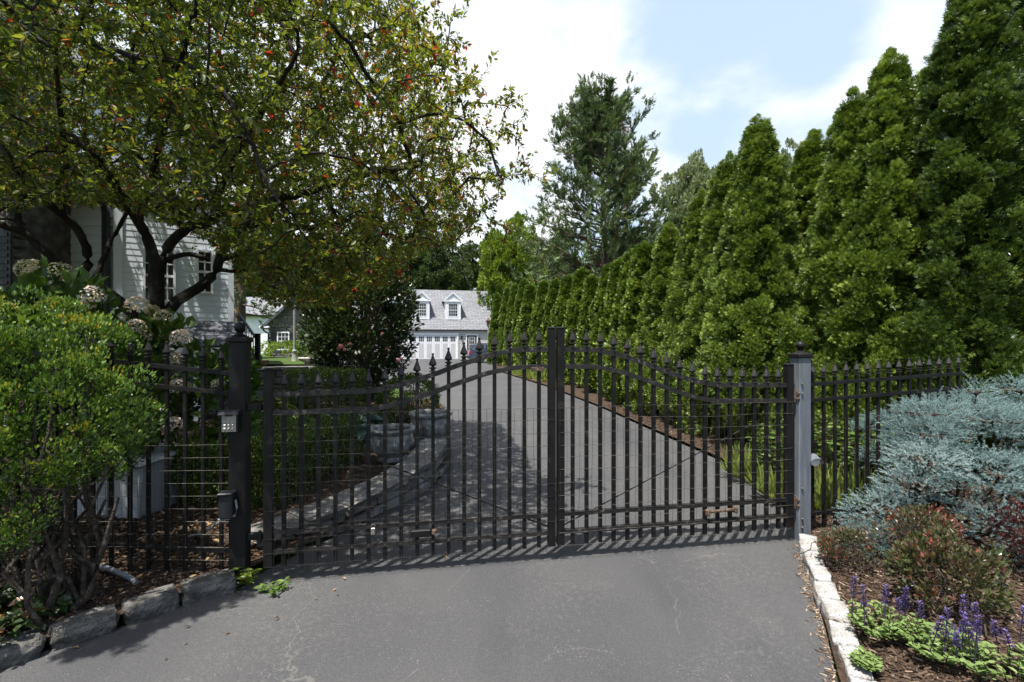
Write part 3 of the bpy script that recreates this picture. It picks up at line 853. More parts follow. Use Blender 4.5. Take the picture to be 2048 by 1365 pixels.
g1, S1 = gate_leaf(0, 2.045, False, 'black picket gate leaf hung on the dark keypad post, in tree shade')
g2, S2 = gate_leaf(4.065, 2.062, True, 'sunlit black picket gate leaf hung on the grey wooden post')
m = MB(); m.box(G(1.05, -.012, .275), (.15, .05, .055), AL, .008); b1 = m.build('latch_box', M['black_metal'], g1)
m = MB(); m.lathe(G(1.145, -.03, .262), [(.002, 0), (.019, .004), (.019, .034), (.002, .038)], 10); m.build('latch_knob', M['rust'], b1)
m = MB(); m.box(G(.72, -.035, .315), (.03, .01, .05), AL, .004); m.tube([G(.72 + .014 * math.cos(a), -.035, .345 + .02 * math.sin(a)) for a in np.linspace(0, math.pi, 7)], .003, 6); m.build('padlock', M['steel'], g1)
m = MB(); m.box(G(1.905, -.021, 1.44), (.10, .008, .032), AL, .004); m.build('label_plate', M['rust'], g1)
m = MB(); m.tube([G(3.30, -.03, .292), G(3.52, -.03, .300)], .012, 8); m.box(G(3.29, -.025, .285), (.026, .05, .05), AL, .005); m.box(G(3.53, -.025, .295), (.026, .05, .05), AL, .005); m.build('drop_bolt', M['rust'], g2)


def post(name, label, c, h, m_, mcap, wid=.115):
    th = thing(name, label, 'post', (c[0], c[1], 0))
    m = MB(); m.box((c[0], c[1], h / 2 - .03), (wid, wid, h + .06), AL, .006); m.build('shaft', m_, th)
    m = MB(); m.box((c[0], c[1], h + .014), (wid + .026, wid + .026, .034), AL, .006)
    q = (wid + .026) / 2 * 1.3
    m.lathe((c[0], c[1], h + .030), [(q * .72, 0), (.034, .018), (.02, .024), (.02, .034), (.027, .038), (.02, .042)], 16)
    m.build('cap', mcap, th, smooth=True)
    m = MB(); m.sphere((c[0], c[1], h + .098), .036, 18); m.build('ball_finial', mcap, th, smooth=True)
    return th

pl = G(-.165, .03, 0); pr = G(4.165, .02, 0)
p1 = post('gate_post', 'square black gate post carrying the keypad, in tree shade', pl, 1.645, M['black_metal'], M['black_metal'], .108)
p2 = post('gate_post', 'weathered grey wooden gate post with black cap and floodlight', pr, 1.515, M['grey_wood'], M['black_metal'], .112)
for z in (.32, 1.20):
    m = MB()
    m.box(G(4.088, 0, z), (.05, .03, .075), AL, .006); m.tube([G(4.082, -.012, z - .05), G(4.082, -.012, z + .055)], .011, 8)
    m.sphere(G(4.105, -.03, z + .02), .011, 8); m.sphere(G(4.105, -.03, z - .025), .011, 8)
    m.build('hinge', M['rust'], g2)
m = MB()
for z in (.12, .19, .44, 1.22, 1.30):
    m.lathe(pr - GU * .035 - GV * .062 + np.array([0, 0, z]), [(.001, -.006), (.009, -.003), (.009, .003), (.001, .006)], 8)
m.build('bolt', M['steel'], p2)
for z in (.32, 1.20):
    m = MB(); m.box(G(-.055, .01, z), (.115, .03, .05), AL, .006); m.tube([G(-.022, -.02, z - .04), G(-.022, -.02, z + .045)], .011, 8); m.build('hinge', M['black_metal'], g1)
# keypad and control box on the dark post
def Pf(dx, d, z): return pl + GU * dx + GV * (-.059 - d) + np.array([0, 0, z])
k = thing('keypad', 'grey push-button entry keypad with black hood on the dark post', 'keypad', Pf(-.03, .03, 1.11))
m = MB(); m.box(Pf(-.03, .02, 1.11), (.10, .05, .13), AL, .006); m.build('housing', M['dark_trim'], k)
m = MB(); m.hexa([tuple(Pf(x, d, z)) for x, d, z in ((-.092, .07, 1.165), (.032, .07, 1.165), (.032, -.002, 1.16), (-.092, -.002, 1.16), (-.088, .06, 1.185), (.028, .06, 1.185), (.028, -.002, 1.192), (-.088, -.002, 1.192))]); m.build('hood', M['dark_trim'], k)
m = MB(); m.box(Pf(-.03, .047, 1.105), (.088, .006, .112), AL, .002); fp = m.build('face_plate', M['steel'], k)
for r_ in range(4):
    for c_ in range(3):
        m = MB(); m.box(Pf(-.054 + .024 * c_, .052, 1.137 - .022 * r_), (.013, .006, .012), AL, .0015); m.build('button', M['key'], k)
m = MB(); m.box(Pf(-.03, .051, 1.156), (.05, .002, .006), AL); m.build('slot', M['dark_trim'], k)
k = thing('control_box', 'small black electrical box low on the dark post with looped conduit', 'control box', Pf(-.05, .04, .56))
m = MB(); m.box(Pf(-.045, .035, .56), (.085, .07, .16), AL, .008); m.build('case', M['dark_trim'], k)
m = MB(); m.box(Pf(-.045, .040, .645), (.095, .084, .016), AL, .005); m.build('lid', M['dark_trim'], k)
m = MB(); m.tube([Pf(.012, .05, .60), Pf(.022, .055, .55), Pf(.012, .05, .50), Pf(-.03, .05, .475), Pf(-.08, .05, .472), Pf(-.10, .03, .47)], .006, 8); m.build('cable', M['conduit'], k, smooth=True)
m = MB(); m.tube([at(438, 1045, 3.5), at(428, 1052, 3.52), at(415, 1060, 3.56), at(400, 1068, 3.6), at(385, 1072, 3.7), at(360, 1080, 3.85)], .011, 8)
tag(m.build('conduit', M['conduit'], smooth=True, loc=tuple(at(415, 1060, 3.56))), 'grey flexible conduit sagging behind the fence beside the dark post', 'conduit')
m = MB(); m.tube([np.array([x, y, z]) for x, y, z in ((-2.75, 3.20, .17), (-2.62, 3.15, .165), (-2.52, 3.12, .15), (-2.42, 3.08, .135), (-2.38, 3.06, .12))], .016, 8)
tag(m.build('conduit', M['conduit'], smooth=True, loc=(-2.55, 3.12, .15)), 'short grey pipe end lying on the soil in front of the fence', 'pipe')
# floodlight
fl = pr + GU * .105 - GV * .02 + np.array([0, 0, .66])
k = thing('floodlight', 'small cylindrical spotlight on the side of the grey post', 'floodlight', fl)
dv = unit(np.array([-.15, -.9, -.22]))
m = MB(); m.tube([fl + dv * (-.05), fl + dv * .035], .042, 16, True); m.build('housing', M['black_metal'], k, smooth=True)
m = MB(); m.tube([fl + dv * .034, fl + dv * .040], .038, 16); m.build('lens', M['lamp_face'], k)
m = MB()
hp = [fl + dv * q for q in (-.02, .075)]
xs = unit(np.cross(dv, [0, 0, 1.])); ysv = np.cross(xs, dv)
arc = [(math.cos(a), math.sin(a)) for a in np.linspace(RAD(0), RAD(180), 11)]
vv = [p + .047 * (c * xs + s * ysv) for p in hp for c, s in arc] + [p + .043 * (c * xs + s * ysv) for p in hp for c, s in arc]
ff = []
for i in range(10): ff += [(i, i + 1, 12 + i, 11 + i), (22 + i, 33 + i, 34 + i, 23 + i), (11 + i, 12 + i, 34 + i, 33 + i)]
m.add(vv, ff); m.build('hood', M['grey_wood'], k)
m = MB(); m.box(fl + np.array([-.045, .04, -.005]), (.06, .03, .03), AL, .006); m.box(pr + GU * .062 + GV * .0 + np.array([0, 0, .655]), (.012, .05, .07), AL, .003); m.build('bracket', M['black_metal'], k)


# ------------------------------------------------------------------ fences
def fence(label, A, B, n, zt0, zt1, zb0, zb1, zg, mesh_top):
    """panel of n pickets from A to B; zt top rail, zb bottom rail"""
    A = np.array([*A, 0.0]); B = np.array([*B, 0.0]); Lf = np.linalg.norm(B - A); u = (B - A) / Lf; v = np.array([-u[1], u[0], 0]); ang = math.atan2(u[1], u[0])
    th = thing('fence_panel', label, 'fence', A)
    def P(s, d, z): return A + u * s + v * d + np.array([0, 0, z])
    for fz in ((lambda t: zt0 + (zt1 - zt0) * t), (lambda t: zt0 - .135 + (zt1 - zt0) * t), (lambda t: zb0 + (zb1 - zb0) * t)):
        m = MB(); m.sweep([P(Lf * t, 0, fz(t)) for t in np.linspace(0, 1, 9)], v, .027, .034); m.build('rail', M['black_metal'], th)
    for i in range(n):
        t = (i + .5) / n; zt = zt0 + (zt1 - zt0) * t; zb = zg(t)
        m = MB(); m.box(P(Lf * t, 0, (zt + .05 + zb) / 2), (.021, .021, zt + .05 - zb), ang); pk = m.build('picket', M['black_metal'], th)
        fo = bpy.data.objects.new('finial', FINM); COL.objects.link(fo); fo.parent = pk; fo.scale = (.85, .85, .8)
        fo.location = tuple(P(Lf * t, 0, zt + .05) - A); fo.rotation_euler.z = ang; ORG[fo.name] = ORG[th.name]
    m = MB()
    for i in range(int(Lf / .0508)): m.tube([P((i + .5) * .0508, -.02 if B[0] > A[0] else .02, zg(i * .0508 / Lf)), P((i + .5) * .0508, -.02 if B[0] > A[0] else .02, mesh_top)], .0014, 3, False)
    for j in range(11):
        m.tube([P(Lf * q, -.022 if B[0] > A[0] else .022, zg(q) + (mesh_top - zg(q)) * j / 10) for q in (0, .25, .5, .75, 1)], .0012, 3, False)
    m.build('wire_mesh', M['wire'], th)
    return th

fence('black picket fence panel between the grey post and the blue spruce', pr[:2] + GU[:2] * .06, (4.16, 4.46), 15, 1.285, 1.353, .20, .228, lambda t: .04 + .12 * t, 1.0)
fence('black picket fence panel half hidden by the leafy bush', pl[:2] - GU[:2] * .06, (-5.2, 3.05), 28, 1.43, 1.80, .225, .5, lambda t: .08 + .16 * t, .95)

# ------------------------------------------------------------------ utility cabinet, urns, bowl, lamp post
c = thing('utility_cabinet', 'pale grey metal utility cabinet standing behind the fence', 'cabinet', (-3.4, 4.35, .12), rz=0)
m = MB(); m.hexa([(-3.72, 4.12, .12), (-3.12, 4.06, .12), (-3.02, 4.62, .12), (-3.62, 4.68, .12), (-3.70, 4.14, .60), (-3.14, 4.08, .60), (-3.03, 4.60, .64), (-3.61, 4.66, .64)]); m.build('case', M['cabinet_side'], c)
m = MB()
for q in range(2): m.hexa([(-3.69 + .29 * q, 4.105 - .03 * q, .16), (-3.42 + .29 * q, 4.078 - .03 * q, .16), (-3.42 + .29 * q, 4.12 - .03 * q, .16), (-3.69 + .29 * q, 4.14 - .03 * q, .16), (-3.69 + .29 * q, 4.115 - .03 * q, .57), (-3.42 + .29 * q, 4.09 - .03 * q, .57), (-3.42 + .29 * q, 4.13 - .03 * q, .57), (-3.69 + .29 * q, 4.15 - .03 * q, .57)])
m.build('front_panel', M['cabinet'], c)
m = MB(); m.hexa([(-3.74, 4.09, .60), (-3.10, 4.03, .60), (-2.99, 4.65, .642), (-3.63, 4.71, .642), (-3.73, 4.10, .625), (-3.11, 4.04, .625), (-3.0, 4.64, .667), (-3.62, 4.70, .667)]); m.build('lid', M['cabinet'], c)

def urn(label, c, s):
    th = thing('stone_urn', label, 'planter', c, 'round stone urns by the drive')
    m = MB(); m.lathe(c, [(r * s, z * s) for r, z in ((.17, 0), (.19, .02), (.19, .05), (.15, .07), (.19, .10), (.24, .17), (.265, .26), (.26, .33), (.25, .345), (.27, .36), (.285, .375), (.295, .40), (.285, .42), (.26, .42), (.235, .40), (.225, .34), (.01, .32))], 28, flute=0)
    b_ = m.build('bowl', M['urn_stone'], th, smooth=True)
    m = MB()
    for i in range(16):
        a = 2 * math.pi * i / 16
        m.tube([np.array(c) + s * np.array([r * math.cos(a), r * math.sin(a), z]) for r, z in ((.192, .105), (.232, .17), (.256, .24), (.252, .285))], [.010 * s, .028 * s, .034 * s, .008 * s], 6)
    m.build('moulding', M['urn_stone'], b_, smooth=True)
    m = MB(); m.lathe((c[0], c[1], c[2] + .355 * s), [(.001, .012), (.12 * s, .02), (.222 * s, 0), (.222 * s, -.02)], 20); m.build('soil', M['soil'], th)
    return th
urn('weathered stone urn standing nearer the gate on the edging wall', (-1.48, 5.95, .18), .98)
urn('weathered stone urn farther along the drive beside the round boxwood', (-1.17, 6.95, .19), 1.06)
m = MB(); m.lathe((-4.45, 10.55, 1.125), [(.07, 0), (.08, .02), (.06, .05), (.12, .08), (.18, .12), (.205, .15), (.20, .165), (.17, .15), (.05, .1)], 24)
tag(m.build('stone_bowl', M['cast_stone'], smooth=True, loc=(-4.45, 10.55, 1.125)), 'shallow pale stone bowl on the cap of the terrace wall', 'planter bowl')

lb = np.array([-5.85, 13.0, 1.07])
c = thing('lamp_post', 'slender grey garden lamp post on the terrace before the dark shrub', 'lamp post', lb)
m = MB(); m.lathe(lb, [(.085, 0), (.085, .03), (.07, .06), (.062, .20), (.05, .26), (.06, .28), (.06, .32), (.034, .35)], 16); m.build('base', M['pole'], c, smooth=True)
m = MB(); m.tube([lb + (0, 0, .34), lb + (0, 0, 1.76)], [.034, .027], 14); m.build('pole', M['pole'], c, smooth=True)
m = MB(); m.lathe(lb + (0, 0, 1.75), [(.05, 0), (.07, .03), (.10, .05), (.14, .32), (.15, .34), (.16, .36), (.06, .46), (.03, .50), (.03, .53), (.005, .56)], 8); m.build('lantern', M['dark_trim'], c)
c = thing('lamp_post', 'square lantern on a post between the garage and the hedge', 'lamp post', (-1.78, 36.4, 0))
m = MB(); m.tube([(-1.78, 36.4, 0), (-1.78, 36.4, 2.72)], [.07, .05], 12); m.build('pole', M['pole'], c)
m = MB(); m.lathe((-1.78, 36.4, 2.72), [(.05, 0), (.09, .03), (.10, .06), (.17, .42), (.18, .44), (.20, .46), (.10, .58), (.03, .64), (.01, .68)], 6); m.build('lantern', M['rust'], c)
# ------------------------------------------------------------------ buildings
class Frame:
    """local frame of a facade: u along it, v into the building, z up"""
    def __init__(s, o, ang): s.o = np.array([o[0], o[1], 0.0]); s.a = ang; s.t = np.array([math.cos(ang), math.sin(ang), 0]); s.n = np.array([-math.sin(ang), math.cos(ang), 0])
    def __call__(s, u, v, z): return s.o + s.t * u + s.n * v + np.array([0, 0, z])


def window(par, fr, u, z, w_, h, cols, rows, v=0.0, fw=.07, mat_='white_paint', name='window', sash=True):
    m = MB()
    d = .05
    for du, dz, sw, sh in ((0, h / 2 + fw / 2, w_ + 2 * fw, fw), (0, -h / 2 - fw / 2, w_ + 2 * fw, fw), (-w_ / 2 - fw / 2, 0, fw, h), (w_ / 2 + fw / 2, 0, fw, h)):
        m.box(fr(u + du, v - d / 2 - .004, z + dz), (sw, d, sh), fr.a)
    mw = .022
    for i in range(1, cols): m.box(fr(u - w_ / 2 + w_ * i / cols, v - .018, z), (mw, .02, h), fr.a)
    for j in range(1, rows):
        ww = mw * (2 if sash and j * 2 == rows else 1)
        m.box(fr(u, v - .020, z - h / 2 + h * j / rows), (w_, .024, ww), fr.a)
    fo = m.build(name, M[mat_], par)
    g = MB(); g.box(fr(u, v - .004, z), (w_ + .01, .012, h + .01), fr.a); g.build('pane', M['glass'], fo)
    return fo


def clapboard(mb, fr, u0, u1, z0, z1, v=0.0, exp=.15, prof=None, lap=.022):
    """lapped boards; prof(z) -> (u0,u1) clips each course (for gables)"""
    z = z0
    while z < z1 - .01:
        h = min(exp, z1 - z); a, b_ = prof(z + h / 2) if prof else (u0, u1)
        if b_ - a > .05:
            mb.hexa([tuple(fr(*p)) for p in ((a, v - lap, z), (b_, v - lap, z), (b_, v + .03, z), (a, v + .03, z), (a, v - .004, z + h - .001), (b_, v - .004, z + h - .001), (b_, v + .03, z + h - .001), (a, v + .03, z + h - .001))])
        z += exp


# the white house on the shaded side
h = thing('house', 'white clapboard house with stone chimney behind the spreading tree', 'house', (-7.0, 8.2, 0))
S_ = Frame((-6.68, 8.2), RAD(35))        # side wall turned towards the drive: u runs away from the camera, v into the house
Fr = Frame((-12.5, 8.2), 0)              # front wall: u along +X up to 5.78
m = MB(); clapboard(m, S_, 0.06, 1.61, 1.976, 4.2, exp=.105, lap=.0085); m.build('side_wall', M['siding'], h)
m = MB(); clapboard(m, Fr, 0, 5.76, 0.9, 4.1); m.build('front_wall', M['siding'], h)
m = MB(); m.box(S_(0.0, .035, 3.05), (.12, .12, 2.15), RAD(35)); m.build('corner_board', M['siding'], h)
m = MB(); m.box(S_(1.66, .03, 3.08), (.09, .12, 2.2), RAD(35)); m.build('corner_board', M['siding'], h)
m = MB(); m.prism([(-6.76, 8.27, .1), (-5.42, 9.20, .1), (-7.2, 12.0, .1), (-12.4, 12.0, .1), (-12.4, 8.27, .1)], (0, 0, 4.05)); m.build('core_wall', M['dark_trim'], h)
roof_quad('roof', [(-12.8, 7.85, 4.22), (-6.82, 7.85, 4.22), (-8.0, 10.6, 5.7), (-12.8, 10.6, 5.7)], M['roof_dark'], h)
roof_quad('roof', [(-6.62, 8.16, 4.22), (-5.27, 9.12, 4.22), (-7.98, 10.62, 5.7), (-8.0, 10.6, 5.7)], M['roof_dark'], h)
roof_quad('roof', [(-5.27, 9.12, 4.22), (-7.0, 12.4, 4.22), (-8.0, 10.62, 5.7), (-7.98, 10.62, 5.7)], M['roof_dark'], h)
roof_quad('roof', [(-7.0, 12.4, 4.22), (-12.8, 12.4, 4.22), (-12.8, 10.6, 5.7), (-8.0, 10.6, 5.7)], M['roof_dark'], h)
m = MB(); m.box((-9.83, 7.80, 4.14), (5.96, .10, .11), 0, .02); m.build('gutter', M['dark_trim'], h)
m = MB(); m.tube([(-6.84, 7.86, 4.1), (-6.80, 8.04, 3.95), (-6.80, 8.09, 3.8), (-6.80, 8.09, .95)], .055, 10); m.build('downspout', M['dark_trim'], h)
window(h, S_, .455, 2.80, .17, .84, 2, 4, fw=.035); window(h, S_, .68, 2.80, .17, .84, 2, 4, fw=.035); window(h, S_, 1.24, 2.92, .19, .72, 2, 4, fw=.035)
# lower storey in shade, porch roof and posts
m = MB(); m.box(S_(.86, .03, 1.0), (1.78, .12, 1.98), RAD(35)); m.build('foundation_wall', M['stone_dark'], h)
roof_quad('porch_roof', [S_(-.1, -.78, 1.555), S_(1.85, -.78, 1.575), S_(1.85, -.03, 2.02), S_(-.1, -.03, 2.02)], M['roof_dark'], h, .05)
m = MB(); m.box(S_(.87, -.765, 1.495), (1.94, .05, .085), RAD(35)); m.build('fascia', M['white_paint'], h)
for u_ in (.45, 1.1, 1.72):
    m = MB(); m.box(S_(u_, -.66, .76), (.10, .10, 1.4), RAD(35), .01); m.build('porch_post', M['white_paint'], h)
# the taller block and the stone chimney wall
B_ = Frame((-14.5, 10.9), 0); m = MB(); clapboard(m, B_, 0, 5.0, 4.4, 7.6); m.build('upper_wall', M['siding'], h)
m = MB(); m.box((-12.0, 13.2, 4.0), (4.95, 4.5, 7.1)); m.build('block_wall', M['siding'], h)
roof_quad('roof', [(-14.9, 10.5, 7.5), (-9.1, 10.5, 7.5), (-9.1, 13.2, 9.6), (-14.9, 13.2, 9.6)], M['roof_dark'], h)
roof_quad('roof', [(-9.1, 15.9, 7.5), (-14.9, 15.9, 7.5), (-14.9, 13.2, 9.6), (-9.1, 13.2, 9.6)], M['roof_dark'], h)
window(h, B_, 3.6, 6.2, .8, 1.3, 2, 4)
def stones(mb, x0, x1, y, z0, z1, seed, depth=.3):
    rr = random.Random(seed); z = z0
    while z < z1:
        hh = rr.uniform(.10, .2); x = x0
        while x < x1:
            wd = min(rr.uniform(.18, .5), x1 - x)
            if wd > .05: mb.box((x + wd / 2, y + depth / 2 - rr.uniform(0, .03), z + hh / 2), (wd - .015, depth, hh - .015), rr.uniform(-.01, .01), .02)
            x += wd
        z += hh
m = MB(); stones(m, -10.5, -7.42, 7.15, .3, 4.9, 4); m.box((-8.97, 7.9, 2.6), (3.0, 1.2, 4.6)); m.build('stone_front', M['stone_dark'], h)
m = MB(); stones(m, -8.15, -7.42, 7.1, 4.9, 8.2, 5, .34); m.box((-7.78, 7.6, 6.5), (.68, .72, 3.3)); m.build('chimney', M['stone_dark'], h)
sw = Frame((-12.5, 7.1), 0)
window(h, sw, 4.35, 2.55, .75, 1.5, 2, 4, v=-.0)
for du in (-.66, .66):
    m = MB(); m.box(sw(4.35 + du, -.06, 2.55), (.42, .04, 1.6), 0, .006)
    for q in range(14): m.box(sw(4.35 + du, -.085, 1.9 + q * .1), (.34, .012, .05), 0)
    m.build('shutter', M['dark_trim'], h)

# porch stair rail with its square newel
c = thing('stair_railing', 'dark stair railing with square newel post climbing to the porch', 'railing', (-6.05, 11.5, 1.1))
m = MB(); m.box((-6.05, 11.5, 1.45), (.10, .10, .70), 0, .008); m.box((-6.05, 11.5, 1.815), (.12, .12, .03), 0, .006); m.build('newel_post', M['dark_trim'], c)
m = MB(); m.sweep([(-6.05, 11.5, 1.66), (-6.95, 12.3, 2.35)], unit(np.array([.8, .9, 0])), .045, .045); m.sweep([(-6.05, 11.5, 1.22), (-6.95, 12.3, 1.9)], unit(np.array([.8, .9, 0])), .03, .03); m.build('handrail', M['dark_trim'], c)
for q in range(1, 9):
    tq = q / 9; m = MB(); m.box((-6.05 - .9 * tq, 11.5 + .8 * tq, 1.45 + .68 * tq), (.02, .02, .44), 0); m.build('baluster', M['dark_trim'], c)
m = MB(); m.box((-6.3, 11.55, 1.14), (.75, .5, .09), 0, .01); m.box((-6.6, 11.8, 1.24), (.75, .5, .11), 0, .01)
tag(m.build('brick_step', M['brick_step'], loc=(-6.4, 11.6, 1.1)), 'brick steps at the foot of the stair railing', 'steps')

# stone cottage beyond the terrace
c = thing('cottage', 'small stone cottage with shuttered window beyond the terrace', 'cottage', (-13, 30, .6))
Fc_ = Frame((-15.1, 30.0), 0)
m = MB(); rr = random.Random(9); z = .55
while z < 2.65:
    hh = rr.uniform(.14, .26); x = 0
    while x < 5.0:
        wd = min(rr.uniform(.25, .6), 5.0 - x)
        if wd > .05: m.box(Fc_(x + wd / 2, .1 - rr.uniform(0, .03), z + hh / 2), (wd - .02, .3, hh - .02), 0, .02)
        x += wd
    z += hh
m.box(Fc_(2.5, 2.1, 1.6), (4.96, 3.9, 2.1))
for q in range(16): m.box(Fc_(2.5, .12, 2.72 + q * .14), (4.9 - q * .30, .24, .135), 0)
m.build('wall', M['stone_dark'], c)
window(c, Fc_, .95, 1.65, .62, 1.0, 3, 4, v=-.06)
for du in (-.56, .56):
    m = MB(); m.box(Fc_(.95 + du, -.09, 1.65), (.32, .04, 1.1), 0, .005); m.build('shutter', M['dark_trim'], c)
roof_quad('roof', [Fc_(-.35, 4.3, 2.5), Fc_(-.35, -.4, 2.5), Fc_(2.5, -.4, 5.05), Fc_(2.5, 4.3, 5.05)], M['roof_dark'], c, .16)
roof_quad('roof', [Fc_(5.35, -.4, 2.5), Fc_(5.35, 4.3, 2.5), Fc_(2.5, 4.3, 5.05), Fc_(2.5, -.4, 5.05)], M['roof_dark'], c, .16)
m = MB(); m.box(Fc_(-.1, -.3, 2.5), (.6, .2, .12), 0, .02); m.build('eave_return', M['white_paint'], c)
m = MB(); m.tube([Fc_(-.25, -.25, 2.45), Fc_(-.2, -.2, 2.3), Fc_(.06, -.14, 2.1), Fc_(.06, -.14, .7)], .05, 8); m.build('downspout', M['dark_trim'], c)
c = thing('outbuilding', 'plain white rendered outbuilding showing past the cottage', 'outbuilding', (-20, 37, .6))
m = MB(); m.box((-20.2, 39, 2.1), (5.2, 5, 3.2)); m.build('wall', M['white_paint'], c)
roof_quad('roof', [(-23.2, 36.1, 3.6), (-17.2, 36.1, 3.6), (-17.2, 39, 5.2), (-23.2, 39, 5.2)], M['roof_grey'], c, .12)
roof_quad('roof', [(-17.2, 41.9, 3.6), (-23.2, 41.9, 3.6), (-23.2, 39, 5.2), (-17.2, 39, 5.2)], M['roof_grey'], c, .12)

# the garage at the end of the drive
g = thing('garage', 'greige garage with dormered grey roof at the end of the drive', 'garage', (-1.95, 46, 0))
GF = Frame((-1.95, 46.0), RAD(12.7)); GW = -14.0
m = MB(); clapboard(m, GF, GW, 0, 0.0, 2.72, exp=.16, lap=.014); m.box(GF(GW / 2, 4.5, 1.36), (13.98, 8.94, 2.72), GF.a)
for u_ in (0,):
    P = [GF(0, .02, 2.7), GF(0, 8.95, 2.7), GF(0, 4.5, 6.68)]; m.prism(P, GF.t * -.25)
    P = [GF(GW + .25, .02, 2.7), GF(GW + .25, 8.95, 2.7), GF(GW + .25, 4.5, 6.7)]; m.prism(P, GF.t * -.25)
m.build('wall', M['greige'], g)
SL = (6.85 - 2.72) / 4.62
def rz_(v): return 2.72 + (v + .12) * SL
roof_quad('roof', [GF(GW - .4, -.12, rz_(-.12)), GF(.4, -.12, rz_(-.12)), GF(.4, 4.5, rz_(4.5)), GF(GW - .4, 4.5, rz_(4.5))], M['roof_grey'], g, .12)
roof_quad('roof', [GF(.4, 9.12, rz_(-.12)), GF(GW - .4, 9.12, rz_(-.12)), GF(GW - .4, 4.5, rz_(4.5)), GF(.4, 4.5, rz_(4.5))], M['roof_grey'], g, .12)
m = MB(); m.box(GF(GW / 2, -.17, 2.66), (14.8, .11, .12), GF.a, .02); m.build('gutter', M['dark_trim'], g)
m = MB(); m.box(GF(GW / 2, -.065, 2.575), (14.3, .09, .05), GF.a); m.box(GF(-.09, -.03, 1.28), (.18, .05, 2.56), GF.a); m.build('trim', M['white_paint'], g)
# overhead door: eight leaves, each with a recessed panel and six lights
gd0, gd1, gdh = -9.1, -3.3, 2.2
d = MB(); d.box(GF((gd0 + gd1) / 2, -.028, gdh / 2), (gd1 - gd0, .04, gdh), GF.a); door = d.build('garage_door', M['white_paint'], g)
m = MB()
for u_ in (gd0 - .07, gd1 + .07): m.box(GF(u_, -.05, gdh / 2 + .05), (.14, .10, gdh + .1), GF.a)
m.box(GF((gd0 + gd1) / 2, -.052, gdh + .10), (gd1 - gd0 + .3, .11, .2), GF.a); m.build('door_trim', M['white_paint'], g)
pw = (gd1 - gd0) / 8
for i in range(8):
    uc = gd0 + pw * (i + .5)
    m = MB(); m.box(GF(uc, -.051, .78), (pw * .60, .012, 1.30), GF.a); m.build('panel', M['panel_grey'], door)
    m = MB()
    for a in range(3):
        for b_ in range(2): m.box(GF(uc + (a - 1) * pw * .22, -.052, 1.72 + b_ * .24), (pw * .16, .012, .20), GF.a)
    m.build('pane', M['glass'], door)
    m = MB(); m.box(GF(gd0 + pw * i + (.02 if i == 0 else 0), -.052, 1.1), (.05 if i % 2 else .09, .014, 2.2), GF.a); m.build('stile', M['white_paint'], door)
# entry door
m = MB(); m.box(GF(-1.89, -.03, 1.07), (.92, .05, 2.14), GF.a); ed = m.build('entry_door', M['dark_trim'], g)
m = MB()
for u_ in (-2.40, -1.38): m.box(GF(u_, -.045, 1.12), (.10, .08, 2.24), GF.a)
m.box(GF(-1.89, -.047, 2.27), (1.16, .085, .11), GF.a); m.build('door_frame', M['white_paint'], ed)
m = MB()
for du, dz, sw_, sh in ((0, .52, .60, .05), (0, -.52, .60, .05), (-.275, 0, .05, 1.0), (.275, 0, .05, 1.0), (-.09, 0, .025, 1.0), (.09, 0, .025, 1.0), (0, .17, .5, .025), (0, -.17, .5, .025)): m.box(GF(-1.89 + du, -.064 - (.004 if sw_ < .03 or sh < .03 else 0), 1.5 + dz), (sw_, .02, sh), GF.a)
m.build('glazing_bars', M['white_paint'], ed)
m = MB(); m.box(GF(-1.89, -.058, 1.5), (.52, .008, 1.02), GF.a); m.build('pane', M['glass'], ed)
m = MB(); m.box(GF(-2.86, -.06, 1.95), (.10, .06, .16), GF.a, .01); m.lathe(GF(-2.86, -.14, 1.82), [(.03, 0), (.07, .03), (.09, .26), (.11, .28), (.03, .38), (.01, .42)], 8); m.build('wall_lantern', M['dark_trim'], g)
# dormers
for u_ in (-3.55, -6.5, -9.45):
    v0 = .95; wd = 1.46; zs, ze, zp = rz_(v0) - .05, 5.45, 6.22
    vb, vp = (ze - 2.72) / SL - .12, (zp - 2.72) / SL - .12
    m = MB()
    m.prism([GF(u_ - wd / 2, v0, zs), GF(u_ - wd / 2, v0, ze), GF(u_ - wd / 2, vb + .1, ze)], GF.t * wd)
    dm = m.build('dormer', M['white_paint'], g)
    m = MB(); m.prism([GF(u_ - wd / 2 - .12, v0 - .02, ze), GF(u_ + wd / 2 + .12, v0 - .02, ze), GF(u_, v0 - .02, zp)], GF.n * .1); m.build('pediment', M['white_paint'], dm)
    m = MB()
    m.box(GF(u_, v0 - .05, ze + .0), (wd + .36, .12, .11), GF.a)
    for sgn in (-1, 1):
        m.sweep([GF(u_ + sgn * (wd / 2 + .16), v0 - .06, ze + .04), GF(u_, v0 - .06, zp + .05)], GF.n, .12, .10)
        m.box(GF(u_ + sgn * (wd / 2 - .12), v0 - .025, (zs + ze) / 2), (.24, .05, ze - zs), GF.a)
    m.box(GF(u_, v0 - .035, zs + .16), (wd + .02, .07, .18), GF.a)
    m.build('cornice', M['white_paint'], dm)
    for sgn in (-1, 1):
        e = u_ + sgn * (wd / 2 + .2)
        P = [GF(e, v0 - .10, ze + .02), GF(e, vb, ze + .02), GF(u_, vp, zp + .09), GF(u_, v0 - .10, zp + .09)]
        roof_quad('dormer_roof', P if sgn > 0 else [P[1], P[0], P[3], P[2]], M['roof_grey'], dm, .05)
    window(dm, GF, u_, (zs + ze) / 2 + .06, .80, 1.16, 4, 4, v=v0, fw=.06, name='sash')
